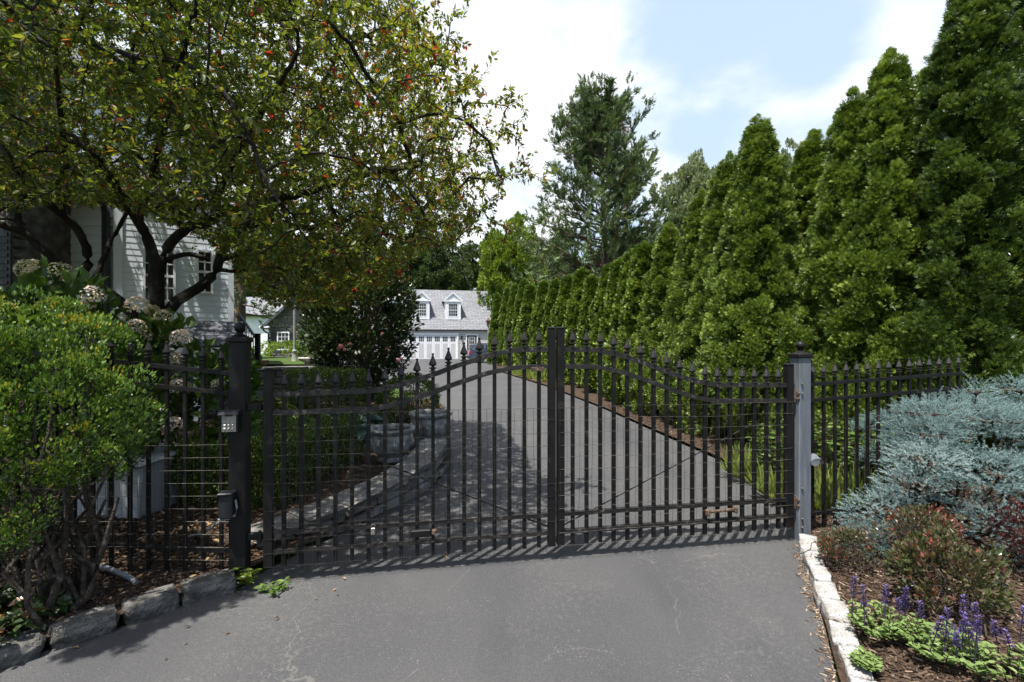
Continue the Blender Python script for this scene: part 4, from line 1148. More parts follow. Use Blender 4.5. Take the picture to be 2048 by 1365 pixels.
# gabled white wing seen past the garage corner
c = thing('outbuilding', 'white gabled building glimpsed between the garage roof and the maple', 'outbuilding', (-.5, 58, 0))
m = MB(); m.box((0.2, 60, 2.2), (5, 5, 4.4)); m.prism([(-2.3, 57.48, 4.4), (2.7, 57.48, 4.4), (.2, 57.48, 6.6)], (0, 5, 0)); m.build('wall', M['white_paint'], c)
roof_quad('roof', [(-2.7, 62.7, 4.1), (-2.7, 57.1, 4.1), (.2, 57.1, 6.75), (.2, 62.7, 6.75)], M['roof_grey'], c, .15)
roof_quad('roof', [(3.1, 57.1, 4.1), (3.1, 62.7, 4.1), (.2, 62.7, 6.75), (.2, 57.1, 6.75)], M['roof_grey'], c, .15)

# ------------------------------------------------------------------ the parked car, its tail towards the garage door
CO = np.array([-3.2, 36.2, 0.0]); CA = RAD(12)
cu = np.array([math.cos(CA), math.sin(CA), 0]); cv = np.array([-math.sin(CA), math.cos(CA), 0])
def C_(x, y, z): return CO + cu * x + cv * y + np.array([0, 0, z])
car = thing('parked_car', 'dark blue estate car parked near the garage, half behind the hedge', 'car', CO)
prof = [(0.02, .42), (0.0, .62), (.05, .90), (.10, 1.0), (1.0, 1.03), (2.6, 1.0), (3.4, .95), (4.2, .84), (4.55, .68), (4.6, .42), (4.5, .26), (.12, .26)]
m = MB()
for (y0, y1, k) in ((0.06, 1.74, 0.0), (0.0, 1.8, .05)):
    pts = [(x + (k if x < 1 else -k), z - (k if z > .7 else -k)) for x, z in prof]
    m.prism([C_(x, y0, z) for x, z in pts], cv * (y1 - y0))
m.build('body', M['car_paint'], car)
gp = [(.16, 1.0), (.62, 1.43), (1.1, 1.50), (2.2, 1.49), (2.75, 1.36), (3.4, .96)]
m = MB(); n_ = len(gp)
m.add([C_(x, .06 + .16 * (z - 1.0) / .5, z) for x, z in gp] + [C_(x, 1.74 - .16 * (z - 1.0) / .5, z) for x, z in gp], [tuple(range(n_)), tuple(range(n_, 2 * n_))[::-1]] + [(i, n_ + i, n_ + (i + 1) % n_, (i + 1) % n_) for i in range(n_)])
m.build('cabin', M['car_paint'], car)
for xa, xb in ((.42, 1.15), (1.23, 2.05), (2.13, 2.95)):
    za = min(1.41, 1.0 + (xa - .16) * .93); zb = 1.41 if xb < 2.6 else 1.22
    m = MB(); q = lambda x, z: C_(x, .048 + .16 * (z - 1.0) / .5, z)
    m.hexa([tuple(p) for p in (q(xa, 1.06), q(xb, 1.06), q(xb, 1.06) + cv * .02, q(xa, 1.06) + cv * .02, q(xa + .1, za), q(xb - .06, zb), q(xb - .06, zb) + cv * .02, q(xa + .1, za) + cv * .02)]); m.build('side_window', M['glass'], car)
m = MB(); m.hexa([tuple(C_(*p)) for p in ((.15, .22, 1.04), (.15, 1.58, 1.04), (.17, 1.58, 1.04), (.17, .22, 1.04), (.50, .30, 1.36), (.50, 1.5, 1.36), (.52, 1.5, 1.36), (.52, .3, 1.36))]); m.build('rear_window', M['glass'], car)
for y in (.02, 1.55):
    m = MB(); m.hexa([tuple(C_(*p)) for p in ((-.03, y - .03, .72), (-.03, y + .26, .72), (.2, y + .26, .72), (.2, y - .03, .72), (.02, y - .03, .90), (.02, y + .26, .90), (.16, y + .26, .90), (.16, y - .03, .90))]); m.build('tail_light', M['red_lamp'], car)
m = MB(); m.box(C_(.0, .9, .44), (.14, 1.7, .18), CA, .05); m.build('bumper', M['dark_trim'], car)
for x in (.85, 3.65):
    for y in (.10, 1.70):
        m = MB(); m.tube([C_(x, y - .11, .32), C_(x, y + .11, .32)], .32, 24); wh = m.build('wheel', M['tyre'], car)
        m = MB(); yo = -.112 if y < 1 else .112
        m.tube([C_(x, y + yo, .32), C_(x, y + yo * 1.04, .32)], .10, 12)
        for q_ in range(8):
            a = q_ * math.pi / 4; m.tube([C_(x + .06 * math.cos(a), y + yo, .32 + .06 * math.sin(a)), C_(x + .22 * math.cos(a), y + yo, .32 + .22 * math.sin(a))], .022, 5)
        m.tube([C_(x + .22 * math.cos(a), y + yo, .32 + .22 * math.sin(a)) for a in np.linspace(0, 2 * math.pi, 25)], .02, 5, False); m.build('rim', M['steel'], wh)
# ------------------------------------------------------------------ the spreading plum tree
def inpoly(px, py, poly):
    c = False; n = len(poly)
    for i in range(n):
        x0, y0 = poly[i]; x1, y1 = poly[(i + 1) % n]
        if (y0 > py) != (y1 > py) and px < (x1 - x0) * (py - y0) / (y1 - y0) + x0: c = not c
    return c
OUTL = [(-900, 490), (-300, 480), (0, 435), (70, 412), (200, 412), (300, 435), (420, 485), (470, 552), (520, 605), (600, 620), (700, 610), (790, 560), (850, 500), (930, 485), (985, 440), (975, 385), (1000, 370), (1062, 350), (1055, 320), (1005, 290), (1000, 205), (935, 150), (900, 105), (860, 50), (790, -10), (720, -300), (600, -900), (-900, -900)]


def crown_ok(p, tip=0.0):
    x, y, z = p
    if not (-9 < x < .35 and 1.6 < y < 9.5 and 1.7 < z < 7.6): return False
    d = (p - np.array([-3.6, 5.6, 3.9])) / np.array([4.6, 3.5, 3.4])
    if x < -2.2 and y < 5.6: d[1] *= .84
    if d @ d > 1: return False
    px, py = CX + F * x / y, CY - F * (z - EYE) / y
    if not inpoly(px, py, OUTL): return False
    sx, sy = x - SUN[0] / SUN[2] * z, y - SUN[1] / SUN[2] * z       # where its shadow lies
    for zb in (.7, 1.2, 1.8):                                        # and where it would fall on the glossy bush
        bx, by = x - SUN[0] / SUN[2] * (z - zb), y - SUN[1] / SUN[2] * (z - zb)
        if ((bx + 2.90) / .80) ** 2 + ((by - 2.90) / .62) ** 2 < 1: return False
    if sy < 3.30 + .17 * (sx + 1.7) and sx > -1.80 - .30 * (3.25 - sy): return False
    if sx > .55 or sx > .75 - .16 * (sy - 3.6): return False
    return True


plum = thing('plum_tree', 'spreading dark-limbed plum tree with olive leaves and red shoot tips', 'tree', (-4.06, 5.35, .1))
sk = Skeleton()
def Lm(*q): return [at(*p) for p in q]
sk.limb([(-4.06, 5.35, .0), (-4.05, 5.35, .5)] + Lm((308, 800, 5.35), (310, 700, 5.37), (311, 640, 5.4), (312, 590, 5.4), (312, 545, 5.42)), .105, .078)
sk.limb(Lm((308, 690, 5.35), (262, 625, 5.25), (215, 585, 5.15), (160, 558, 5.05), (105, 517, 4.95), (55, 472, 4.85), (10, 452, 4.75), (-60, 420, 4.6)), .062, .03)
sk.limb(Lm((160, 558, 5.05), (176, 520, 5.0), (160, 465, 4.9), (118, 425, 4.75), (70, 385, 4.6), (35, 335, 4.45), (-10, 280, 4.3)), .046, .024)
sk.limb(Lm((55, 472, 4.85), (35, 440, 4.85), (45, 395, 4.85), (60, 350, 4.9)), .035, .02)
sk.limb(Lm((185, 560, 5.1), (205, 525, 5.2), (222, 480, 5.3), (245, 440, 5.4), (260, 400, 5.5)), .03, .018)
sk.limb(Lm((312, 545, 5.42), (302, 495, 5.4), (280, 450, 5.3), (245, 395, 5.15), (215, 350, 5.0), (182, 300, 4.85), (140, 285, 4.7), (90, 300, 4.6)), .062, .03)
sk.limb(Lm((312, 545, 5.42), (338, 490, 5.4), (372, 460, 5.3), (420, 440, 5.15), (490, 415, 5.0), (570, 395, 4.8), (650, 375, 4.6), (740, 350, 4.4), (840, 330, 4.3)), .058, .018)
sk.limb(Lm((365, 460, 5.3), (345, 405, 5.25), (310, 345, 5.15), (270, 310, 5.0), (240, 250, 4.8)), .045, .022)
sk.limb(Lm((372, 460, 5.3), (385, 390, 5.4), (395, 330, 5.5), (380, 250, 5.5), (400, 160, 5.4)), .04, .018)
sk.limb(Lm((312, 650, 5.4), (350, 607, 5.5), (400, 575, 5.6), (432, 540, 5.65), (450, 495, 5.65), (490, 455, 5.6), (545, 445, 5.5), (620, 455, 5.3), (700, 440, 5.1)), .066, .02)
sk.limb(Lm((440, 520, 5.65), (500, 500, 5.85), (560, 487, 6.1), (595, 500, 6.3), (650, 520, 6.6), (720, 530, 6.8)), .032, .014)
sk.limb(Lm((436, 535, 5.65), (470, 545, 5.9), (540, 535, 6.2), (590, 545, 6.5)), .024, .012)
sk.limb(Lm((450, 495, 5.65), (480, 455, 5.9), (530, 420, 6.1), (620, 385, 6.3), (720, 350, 6.4), (800, 330, 6.3)), .038, .014)
sk.limb(Lm((315, 530, 5.42), (345, 515, 5.45), (385, 508, 5.5), (420, 520, 5.6)), .03, .026)
sk.limb(Lm((420, 440, 5.15), (440, 380, 4.9), (480, 300, 4.6), (540, 200, 4.3), (600, 100, 4.1)), .04, .015)
sk.limb(Lm((280, 450, 5.3), (300, 360, 4.9), (330, 250, 4.5), (360, 130, 4.1), (390, 30, 3.8)), .035, .014)
sk.limb(Lm((118, 425, 4.75), (130, 330, 4.5), (120, 220, 4.2), (110, 100, 3.9)), .032, .014)
sk.limb(Lm((490, 455, 5.6), (560, 360, 5.6), (640, 260, 5.5), (700, 150, 5.4)), .032, .014)
lo, hi = np.array([-8.8, 1.6, 1.7]), np.array([.35, 9.4, 7.5])
T = []
while len(T) < 460:
    p = lo + (hi - lo) * rng.random(3)
    if crown_ok(p): T.append(p)
T = sorted(T, key=lambda p: np.linalg.norm(p - np.array([-4.0, 5.4, 2.6])))
sk.grow(T, step=.09, wig=.13, arch=.14)
nb = len(sk.p)
T2 = []
while len(T2) < 19500:
    p = lo + (hi - lo) * rng.random(3)
    if crown_ok(p): T2.append(p)
# shoots that make the ragged rim against the sky
for (px, py, Y) in [(1060, 345, 4.6), (1050, 325, 4.65), (1015, 210, 4.5), (1005, 240, 4.5), (950, 150, 4.3), (935, 165, 4.35), (905, 100, 4.0), (895, 80, 4.05), (905, 25, 4.0), (830, 15, 4.0), (985, 350, 4.7), (990, 410, 4.8), (985, 445, 4.85), (960, 470, 4.9), (1010, 270, 4.55), (870, 40, 4.0)]:
    T2.append(at(px, py, Y))
T2 += [p + rng.normal(0, .13, 3) for p in T2[-16:] for _ in range(7)]
for _ in range(170):      # the low bough over the bed's edge, whose shade lies on the asphalt
    u = rng.random(); z = rng.uniform(2.7, 3.7); sx, sy = -2.32 + .52 * u + rng.normal(0, .07), 2.55 + .62 * u + rng.normal(0, .07)
    T2.append(np.array([sx + SUN[0] / SUN[2] * z, sy + SUN[1] / SUN[2] * z, z]))
n0 = len(sk.paths)
sk.grow(T2, step=.11, wig=.12, arch=.12)
rad = sk.radii(.0013, .42)
rad[:] = np.minimum(rad, np.maximum(np.array(sk.minr), .017))
v, f, tt = sk.mesh('branches', rad)
link('branches', npmesh('branches', v - ORG[plum.name], f, smooth=True), M['bark'], plum)
P_, D_, N_, S_l, T_l = [], [], [], [], []
Pn = sk.arr()
for pa in sk.paths[n0:]:
    q = Pn[pa]
    seg = np.diff(q, axis=0); ln = np.linalg.norm(seg, axis=1).sum()
    k = int(min(22, 8 + ln / .026))
    tipred = rnd.random()
    px = CX + F * q[-1][0] / q[-1][1]
    warm = .16 * sstep((px - 350) / 500) + .05
    for j in range(k):
        u = 1 - (j / k) * min(1, .65 / max(ln, .1)); x = u * (len(q) - 1); i = min(len(q) - 2, int(x)); a = q[i] + (q[i + 1] - q[i]) * (x - i)
        d = unit(q[i + 1] - q[i])
        sd = unit(np.cross(d, rng.normal(size=3)))
        P_.append(a + sd * .006); D_.append(d * (.55 + .8 * (j == 0)) + sd * .75 + np.array([0, 0, -.12])); N_.append(np.array([0, 0, 1.]) + rng.normal(0, .45, 3))
        young = max(0, 1 - j / (k * .35))
        S_l.append(rng.uniform(.032, .060) * (1 - .3 * (j == 0)))
        tq = .30 + rng.normal(0, .15) + warm * .9
        if young > 0 and tipred < .42: tq += young * rng.uniform(.1, .75)
        elif rng.random() < .025: tq = rng.uniform(.6, .95)
        T_l.append(tq)
leaves('foliage', M['plum_leaf'], plum, scat(LEAF, np.array(P_), np.array(D_), np.array(N_), np.array(S_l), np.array(T_l)))
print('plum leaves', len(P_), 'nodes', len(sk.p))


# ------------------------------------------------------------------ shrubs on the house side
def stems_from(base, tips, r0, r1, wig=.05, n=7, spread=.1):
    ch = []
    for tp in tips:
        b0 = np.asarray(base, float) + np.array([rng.normal(0, spread), rng.normal(0, spread), 0])
        u = np.linspace(0, 1, n)[:, None]
        q = b0 + (tp - b0) * u + np.sin(u * np.pi) * np.array([0, 0, .12]) * np.linalg.norm(tp - b0) * .5 + np.concatenate([np.zeros((1, 3)), rng.normal(0, wig, (n - 2, 3)), np.zeros((1, 3))])
        ch.append((q, np.linspace(r0, r1, n)))
    return ch


def shrub(name, label, cat, base, cen, radii, ncl, crad, nl, tm, size, lm, stem='stem', nst=24, group=None, low=-.6, up=.5, flat=1.0, r0=.016, cenw=None, keep=None, jit=.6, shell=.72, tf=None, part='foliage'):
    th = thing(name, label, cat, base, group)
    C = []
    cen = np.array(cen, float); radii = np.array(radii, float)
    while len(C) < ncl:
        u = rdir(1)[0]
        if u[2] < low: continue
        p = cen + u * radii * rng.uniform(shell, 1.02)
        if keep and not keep(p): continue
        C.append(p)
    C = np.array(C); R_ = rng.uniform(crad[0], crad[1], len(C))
    leaves(part, M[lm], th, clumps(C, R_, nl, tm, size, cen=cen - np.array([0, 0, radii[2] * .3]), up=up, flat=flat, jit=jit, tintf=tf))
    if nst:
        tips = C[rng.choice(len(C), min(nst, len(C)), replace=False)]
        v, f = polytubes(stems_from(base, tips, r0, r0 * .3), 6)
        link('stems', npmesh('stems', v - ORG[th.name], f, smooth=True), M[stem], th)
    return th


# near bush at the edge of the picture
bush = thing('leafy_bush', 'rounded bush with small glossy bright leaves and bare twisting lower stems', 'bush', (-2.62, 2.82, .15))
cen = np.array([-3.04, 3.0, 1.15]); rr_ = np.array([.70, .56, .76])
C = []
while len(C) < 440:
    u = rdir(1)[0]
    if u[2] < -.75: continue
    p = cen + u * rr_ * rng.uniform(.62, 1.0)
    if p[2] < .95 and p[0] > -2.46 - .25 * (p[2] < .75): continue
    if p[2] < .34: continue
    if mnoise.noise(Vector(p * 3.4)) < -.16: continue
    C.append(p)
for q in ((-2.6, 2.75, .78), (-2.55, 2.8, .9), (-2.55, 2.6, .66), (-2.62, 2.5, .62), (-2.25, 2.85, 1.15), (-2.22, 2.9, 1.3), (-2.3, 2.82, 1.05), (-2.75, 2.45, .55), (-2.5, 2.65, .85), (-2.98, 2.5, .6)):
    for _ in range(3): C.append(np.array(q) + rng.normal(0, .06, 3))
C = np.array(C)
part = clumps(C, rng.uniform(.055, .11, len(C)), 92, DIAM, .027, cen=cen - np.array([0, 0, .35]), up=.7, tintf=lambda P, u: .26 * u[:, 2] - .06 + (rng.random(len(P)) < .012) * .6)
leaves('foliage', M['box_leaf_bright'], bush, part)
tips = C[rng.choice(len(C), 24, replace=False)]
ch = stems_from((-2.62, 2.84, .12), tips, .014, .004, wig=.05, n=9, spread=.09)
for a in np.linspace(0, 6.28, 6)[:-1]:
    e = np.array([-2.62 + .34 * math.cos(a), 2.80 + .2 * math.sin(a), .55 + .2 * rng.random()])
    b0 = np.array([-2.62 + .08 * math.cos(a), 2.80 + .06 * math.sin(a), .1])
    ch.append((np.array([b0, b0 + (.09 * math.cos(a), .06 * math.sin(a), .08), (b0 + e) / 2 + (.06 * math.cos(a + 1), 0, .0), e]), np.array([.024, .021, .016, .008])))
v, f = polytubes(ch, 7); link('stems', npmesh('stems', v - ORG[bush.name], f, smooth=True), M['stem'], bush)


def mophead(c, r, tint):
    """a hydrangea head: hundreds of little florets on a ball"""
    n = max(150, int(300 * (r / .1)))
    u = rdir(n); u[:, 2] = np.where(u[:, 2] < -.55, -u[:, 2], u[:, 2])
    P = np.array(c) + u * np.array([r, r, r * .85]) * rng.uniform(.86, 1.0, (n, 1))
    tang = unit(np.cross(u, rng.normal(size=(n, 3))))
    return scat(DIAM, P, tang + u * .4, u, .026 * (r / .1) ** .5, tint + rng.normal(0, .16, n))


def hydrangea(label, base, cen, radii, heads, ncl=60, keep=None):
    th = shrub('hydrangea', label, 'hydrangea', base, cen, radii, ncl, (.12, .2), 16, BROAD, .115, 'green_leaf', 'stem', 16, r0=.010, up=.25, low=-.7, keep=keep)
    for (c, r, tn) in heads:
        v, f, t_ = mophead(c, r, tn)
        link('flower_head', npmesh('flower_head', v - ORG[th.name], f, t_), M['bloom_leaf'], th)
    return th
hd = lambda px, py, Y, wpx, tn: (at(px, py, Y), .86 * wpx / 2 / F * Y, tn)
hydrangea('hydrangea with round pale pink heads under the tree, behind the fence', (-3.3, 4.75, .15), (-3.3, 4.85, 1.12), (.62, .5, .78),
          [hd(275, 613, 4.5, 50, .75), hd(305, 622, 4.6, 30, .3), hd(273, 656, 4.45, 44, .7), hd(285, 672, 4.5, 40, .3), hd(328, 634, 4.5, 36, .6), hd(362, 676, 4.35, 44, .8), hd(354, 720, 4.5, 40, .35), hd(358, 775, 4.4, 46, .5), hd(436, 770, 4.5, 30, .4), hd(292, 795, 4.4, 44, .65), hd(345, 850, 4.3, 42, .8), hd(238, 640, 4.7, 34, .4)], 95, lambda p: not (CX + F * p[0] / p[1] > 345 and p[2] > 1.47))
hydrangea('hydrangea with flat greenish heads rising over the glossy bush', (-3.55, 3.75, .2), (-3.5, 3.75, 1.55), (.45, .35, .5),
          [hd(62, 541, 3.7, 58, .2), hd(70, 552, 3.72, 50, .6), hd(120, 545, 3.7, 52, .2), hd(130, 556, 3.75, 40, .5), hd(185, 592, 3.6, 52, .8), hd(175, 610, 3.65, 30, .4)], 40)


def hedge(name, label, x0, x1, y0, y1, zb, zt, n, size, lm, seed=1, rnd_=.06, shear=0.0):
    """clipped hedge: leaves filling the skin of a rounded block"""
    th = thing(name, label, 'hedge', ((x0 + x1) / 2, (y0 + y1) / 2, zb))
    c = np.array([(x0 + x1) / 2, (y0 + y1) / 2, (zb + zt) / 2]); h = np.array([x1 - x0, y1 - y0, zt - zb]) / 2
    P = rng.uniform(-1, 1, (n * 3, 3)); ax = rng.choice(3, n * 3, p=[.27, .33, .40]); sg = np.where(rng.random(n * 3) < .5, -1, 1)
    P[np.arange(n * 3), ax] = sg * (1 - rng.random(n * 3) ** 1.6 * .35)
    P = P[~((ax == 2) & (sg < 0))[:]][:n]
    k = np.linalg.norm(np.abs(P) ** 6, axis=1) ** (1 / 6.0)
    P = P / np.maximum(1, k)[:, None]
    nrm = unit(np.sign(P) * np.abs(P) ** 5)
    W = c + P * h
    W[:, 0] += shear * (W[:, 1] - c[1])
    bumps = np.array([mnoise.noise(Vector(p * 5)) + .6 * mnoise.noise(Vector(p * 13)) for p in W]) * rnd_
    W += nrm * bumps[:, None]
    D = unit(nrm * .6 + np.array([0, 0, .35]) + rng.normal(0, .5, (len(W), 3))); N_ = nrm + rng.normal(0, .5, (len(W), 3))
    leaves('foliage', M[lm], th, scat(DIAM, W, D, N_, size * rng.uniform(.7, 1.3, len(W)), .42 + rng.normal(0, .17, len(W)) + .14 * nrm[:, 2]))
    ch = [(np.array([c + np.array([a * h[0], b_ * h[1], -h[2]]), c + np.array([a * h[0] * 1.05, b_ * h[1], h[2] * .2])]), np.array([.012, .006])) for a in np.linspace(-.8, .8, 9) for b_ in (-.4, .4)]
    ch += [(np.array([c + np.array([a * h[0], -.4 * h[1], -h[2] * .6]), c + np.array([a * h[0], .4 * h[1], -h[2] * .5])]), np.array([.008, .008])) for a in np.linspace(-.8, .8, 9)]
    ch += [(np.array([c + np.array([-.8 * h[0], 0, -h[2] * .55]), c + np.array([.8 * h[0], 0, -h[2] * .55])]), np.array([.008, .008]))]
    v, f = polytubes(ch, 5); link('stems', npmesh('stems', v - ORG[th.name], f), M['twig'], th)
    return th
hedge('boxwood_hedge', 'low clipped boxwood hedge just behind the shaded gate leaf', -2.95, -1.98, 4.3, 6.0, .14, .73, 26000, .028, 'box_leaf', shear=.13)
hedge('boxwood_hedge', 'dark clipped hedge below the flagstone cap of the terrace wall', -4.15, -2.75, 8.6, 9.3, .3, 1.12, 11000, .034, 'box_leaf')
shrub('boxwood_ball', 'rounded boxwood at the corner of the drive past the urns', 'boxwood', (-1.78, 8.35, .2), (-1.78, 8.35, .58), (.46, .5, .44), 230, (.07, .11), 46, DIAM, .030, 'box_leaf', 'twig', 10, low=-.5, shell=.9)


def hosta(label, base, n, r, size, lm, name='hosta'):
    th = thing(name, label, 'hosta', base)
    a = rng.uniform(0, 2 * math.pi, n); k = rng.uniform(.25, 1, n) ** .7
    P = np.array(base) + np.stack([np.cos(a) * k * r * .6, np.sin(a) * k * r * .6, .10 + (1 - k) * .32 + rng.uniform(0, .08, n)], 1)
    D = np.stack([np.cos(a), np.sin(a), .25 - .45 * k], 1) + rng.normal(0, .15, (n, 3))
    leaves('foliage', M[lm], th, scat(BROAD, P, D, np.tile([0, 0, 1.], (n, 1)) + np.stack([np.cos(a), np.sin(a), 0 * a], 1) * .3 + rng.normal(0, .12, (n, 3)), size * rng.uniform(.75, 1.2, n), .5 + rng.normal(0, .2, n)))
    ch = [(np.array([np.array(base) + (0, 0, 0), (np.array(base) + p) / 2 + (0, 0, .08), p]), np.array([.007, .006, .005])) for p in P]
    v, f = polytubes(ch, 4); link('stalks', npmesh('stalks', v - ORG[th.name], f), M['stem'], th)
    return th
hosta('big blue-green hosta spilling over the bed above the low hedge', (-2.45, 7.2, .22), 46, .62, .30, 'hosta_leaf')
hosta('blue-leaved hosta in deep shade behind the utility cabinet', (-3.1, 5.15, .24), 26, .4, .2, 'hosta_leaf')
hosta('green hosta in the shaded bed behind the keypad post', (-3.5, 7.0, .25), 34, .5, .24, 'green_leaf')
hosta('bright green hosta at the foot of the drystone wall', (-4.0, 8.1, .3), 34, .5, .22, 'lime_leaf')

# broad evergreen with a few pink flowers, beyond the wall
th = shrub('rhododendron', 'big dark evergreen shrub dotted with pink flowers beside the garage view', 'shrub', (-3.45, 11.2, .4), (-3.50, 11.1, 2.15), (1.08, 1.1, 1.75), 300, (.2, .36), 74, DIAM, .10, 'dark_leaf', 'brown_bark', 30, r0=.05, low=-.9, up=.3, shell=.6, tf=lambda P, u: .12 * u[:, 2] + (rng.random(len(P)) < .03) * .4)
for (px, py, s) in ((682, 694, 8), (700, 689, 5), (774, 698, 5), (798, 721, 7), (690, 700, 5), (765, 668, 4), (802, 718, 5), (676, 699, 4)):
    v, f, t_ = mophead(at(px, py, 9.75), s * .7 / F * 9.75, .5); link('flower', npmesh('flower', v - ORG[th.name], f, t_), M['pink_bloom'], th)
shrub('shrub', 'loose green shrub on the terrace round the lamp post base', 'shrub', (-5.1, 13.6, .9), (-5.0, 13.6, 1.55), (.9, .6, .6), 60, (.16, .28), 50, DIAM, .08, 'green_leaf', 'twig', 12, low=-.4)
shrub('shrub', 'low yellow-green shrub below the cottage window', 'shrub', (-12.6, 27.5, .7), (-12.6, 27.5, 1.0), (2.4, .5, .45), 60, (.2, .34), 40, DIAM, .12, 'maple_leaf', 'twig', 8, low=-.2)
shrub('shrub', 'rounded shrub under the porch roof of the white house', 'shrub', (-5.6, 9.6, .3), (-5.6, 9.6, .85), (.5, .7, .5), 60, (.12, .2), 50, DIAM, .06, 'green_leaf', 'twig', 10, low=-.3)
# ------------------------------------------------------------------ trees
def conifer_mesh(seed, H, R0, ncl, nl, size, tm, power=.8, cr=(.14, .30), waist=.12, lean=0.0):
    """crown of an arborvitae: upright fans gathered in tufts over a tapering column"""
    global rng
    keep_ = rng; rng = np.random.default_rng(seed)
    zz = np.linspace(0, 1, 200)
    prof = R0 * ((1 - zz) ** power) * (.80 + .2 * np.minimum(1, zz / waist))
    cdf = np.cumsum(prof + .10 * (zz > .8) * R0); cdf /= cdf[-1]
    tz = np.interp(rng.random(ncl), cdf, zz)
    a = rng.uniform(0, 2 * math.pi, ncl)
    nzv = np.array([mnoise.noise(Vector((math.cos(q) * 1.7, math.sin(q) * 1.7, z * H * 1.25 + seed * 7))) for q, z in zip(a, tz)])
    ok_ = nzv > -.26
    tz, a, nzv = tz[ok_], a[ok_], nzv[ok_]; ncl = len(tz)
    r = np.interp(tz, zz, prof) * (1 + .36 * nzv) * rng.uniform(.84, 1.02, ncl)
    C = np.stack([np.cos(a) * r, np.sin(a) * r, .08 + tz * (H - .2)], 1)
    Rr = rng.uniform(cr[0], cr[1], ncl) * (.45 + .55 * (1 - tz))
    idx = np.repeat(np.arange(ncl), nl); n = len(idx)
    o = np.stack([np.cos(a), np.sin(a), np.full(ncl, .35)], 1); o = unit(o)[idx]
    u = rdir(n); dot = (u * o).sum(1); u = np.where((dot < -.1)[:, None], u - 2 * dot[:, None] * o, u)
    P = C[idx] + u * (Rr[idx] * rng.uniform(.35, 1.0, n))[:, None] * np.array([1, 1, 1.25])
    D = unit(u * .75 + o * .45 + np.array([0, 0, .45]) + rng.normal(0, .3, (n, 3)))
    N_ = unit(rng.normal(0, 1, (n, 3)) + o * .5)
    ct = rng.normal(0, .12, ncl)[idx]
    T_ = np.clip(.42 + ct + rng.normal(0, .23, n) + .18 * (u * o).sum(1) * 0 + .1 * (tz[idx] > .9), 0, 1)
    A = scat(tm, P, D, N_, size * rng.uniform(.7, 1.25, n), T_)
    # leader tuft and inner fill fans, the crown's inner shade in their dark tint
    m_ = nl * 9; u = rdir(m_); dz = rng.random(m_) ** .8 * .62
    top = np.array([0, 0, H - .04]) + np.stack([u[:, 0] * .21 * dz ** .7, u[:, 1] * .21 * dz ** .7, -dz], 1) * (R0 / .95)
    B = scat(tm, top, unit(u * .55 + np.array([0, 0, .8])), rng.normal(size=(m_, 3)), size * .8, .5 + rng.normal(0, .15, m_))
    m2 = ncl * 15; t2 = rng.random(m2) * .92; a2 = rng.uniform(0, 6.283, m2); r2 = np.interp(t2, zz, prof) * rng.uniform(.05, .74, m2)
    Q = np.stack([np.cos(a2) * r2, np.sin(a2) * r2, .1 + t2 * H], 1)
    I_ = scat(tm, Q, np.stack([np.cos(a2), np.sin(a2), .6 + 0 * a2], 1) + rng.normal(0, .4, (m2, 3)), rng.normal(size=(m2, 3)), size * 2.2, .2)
    rng = keep_
    return join([A, B, I_])


def trunk_mesh(H, r0, seed, nlimb=14, limb=.5):
    r = random.Random(seed); ch = []
    zs = np.linspace(-.05, H, 12); ch.append((np.stack([.03 * np.sin(zs * 1.1 + seed), .03 * np.cos(zs * .9), zs], 1), np.linspace(r0, r0 * .15, 12)))
    for i in range(nlimb):
        z = H * (.1 + .8 * i / nlimb); a = r.uniform(0, 6.28); l = limb * (1.1 - z / H)
        ch.append((np.array([[0, 0, z], [math.cos(a) * l * .5, math.sin(a) * l * .5, z + l * .25], [math.cos(a) * l, math.sin(a) * l, z + l * .7]]), np.array([r0 * .3, r0 * .2, r0 * .08])))
    v, f = polytubes(ch, 8)
    return npmesh('trunk', v, f, smooth=True)


NEARV = []
for sd in (1, 2, 3):
    v, f, t_ = conifer_mesh(sd, 5.6, .94, 780, 70, .066, FAN, power=.64, cr=(.085, .17))
    NEARV.append(npmesh('crown', v, f, t_)); NEARV[-1].materials.append(M['arb_leaf'])
MIDV = []
for sd in (5, 6, 7):
    v, f, t_ = conifer_mesh(sd, 4.3, .78, 540, 30, .10, FAN_FAR, power=.55, cr=(.08, .16))
    MIDV.append(npmesh('crown', v, f, t_)); MIDV[-1].materials.append(M['arb_leaf'])
DARKV = NEARV[0].copy(); DARKV.materials.clear(); DARKV.materials.append(M['arb_leaf_shade'])
DARKW = NEARV[2].copy(); DARKW.materials.clear(); DARKW.materials.append(M['arb_leaf_shade'])
TRN = trunk_mesh(5.0, .09, 1); TRN.materials.append(M['brown_bark'])
TRM = trunk_mesh(3.8, .08, 2); TRM.materials.append(M['brown_bark'])


def arborvitae(label, px, py, Y, me, H0, group, wide=1.0, rz=None, X=None):
    top = at(px, py, Y); x = top[0] if X is None else X
    zb = hr(x, Y) - .02 if x > xr(min(Y, 44)) else 0
    th = thing('arborvitae', label, 'evergreen tree', (x, Y, zb), group, rz=rnd.uniform(0, 6.28) if rz is None else rz)
    k = (top[2] - zb) / H0
    wide *= rnd.uniform(.9, 1.12); th.scale = (wide, wide, k); th.rotation_euler.x = rnd.uniform(-.025, .025); th.rotation_euler.y = rnd.uniform(-.025, .025)
    link('crown', me, None, th); link('trunk', TRN if H0 > 5 else TRM, None, th)
    return th

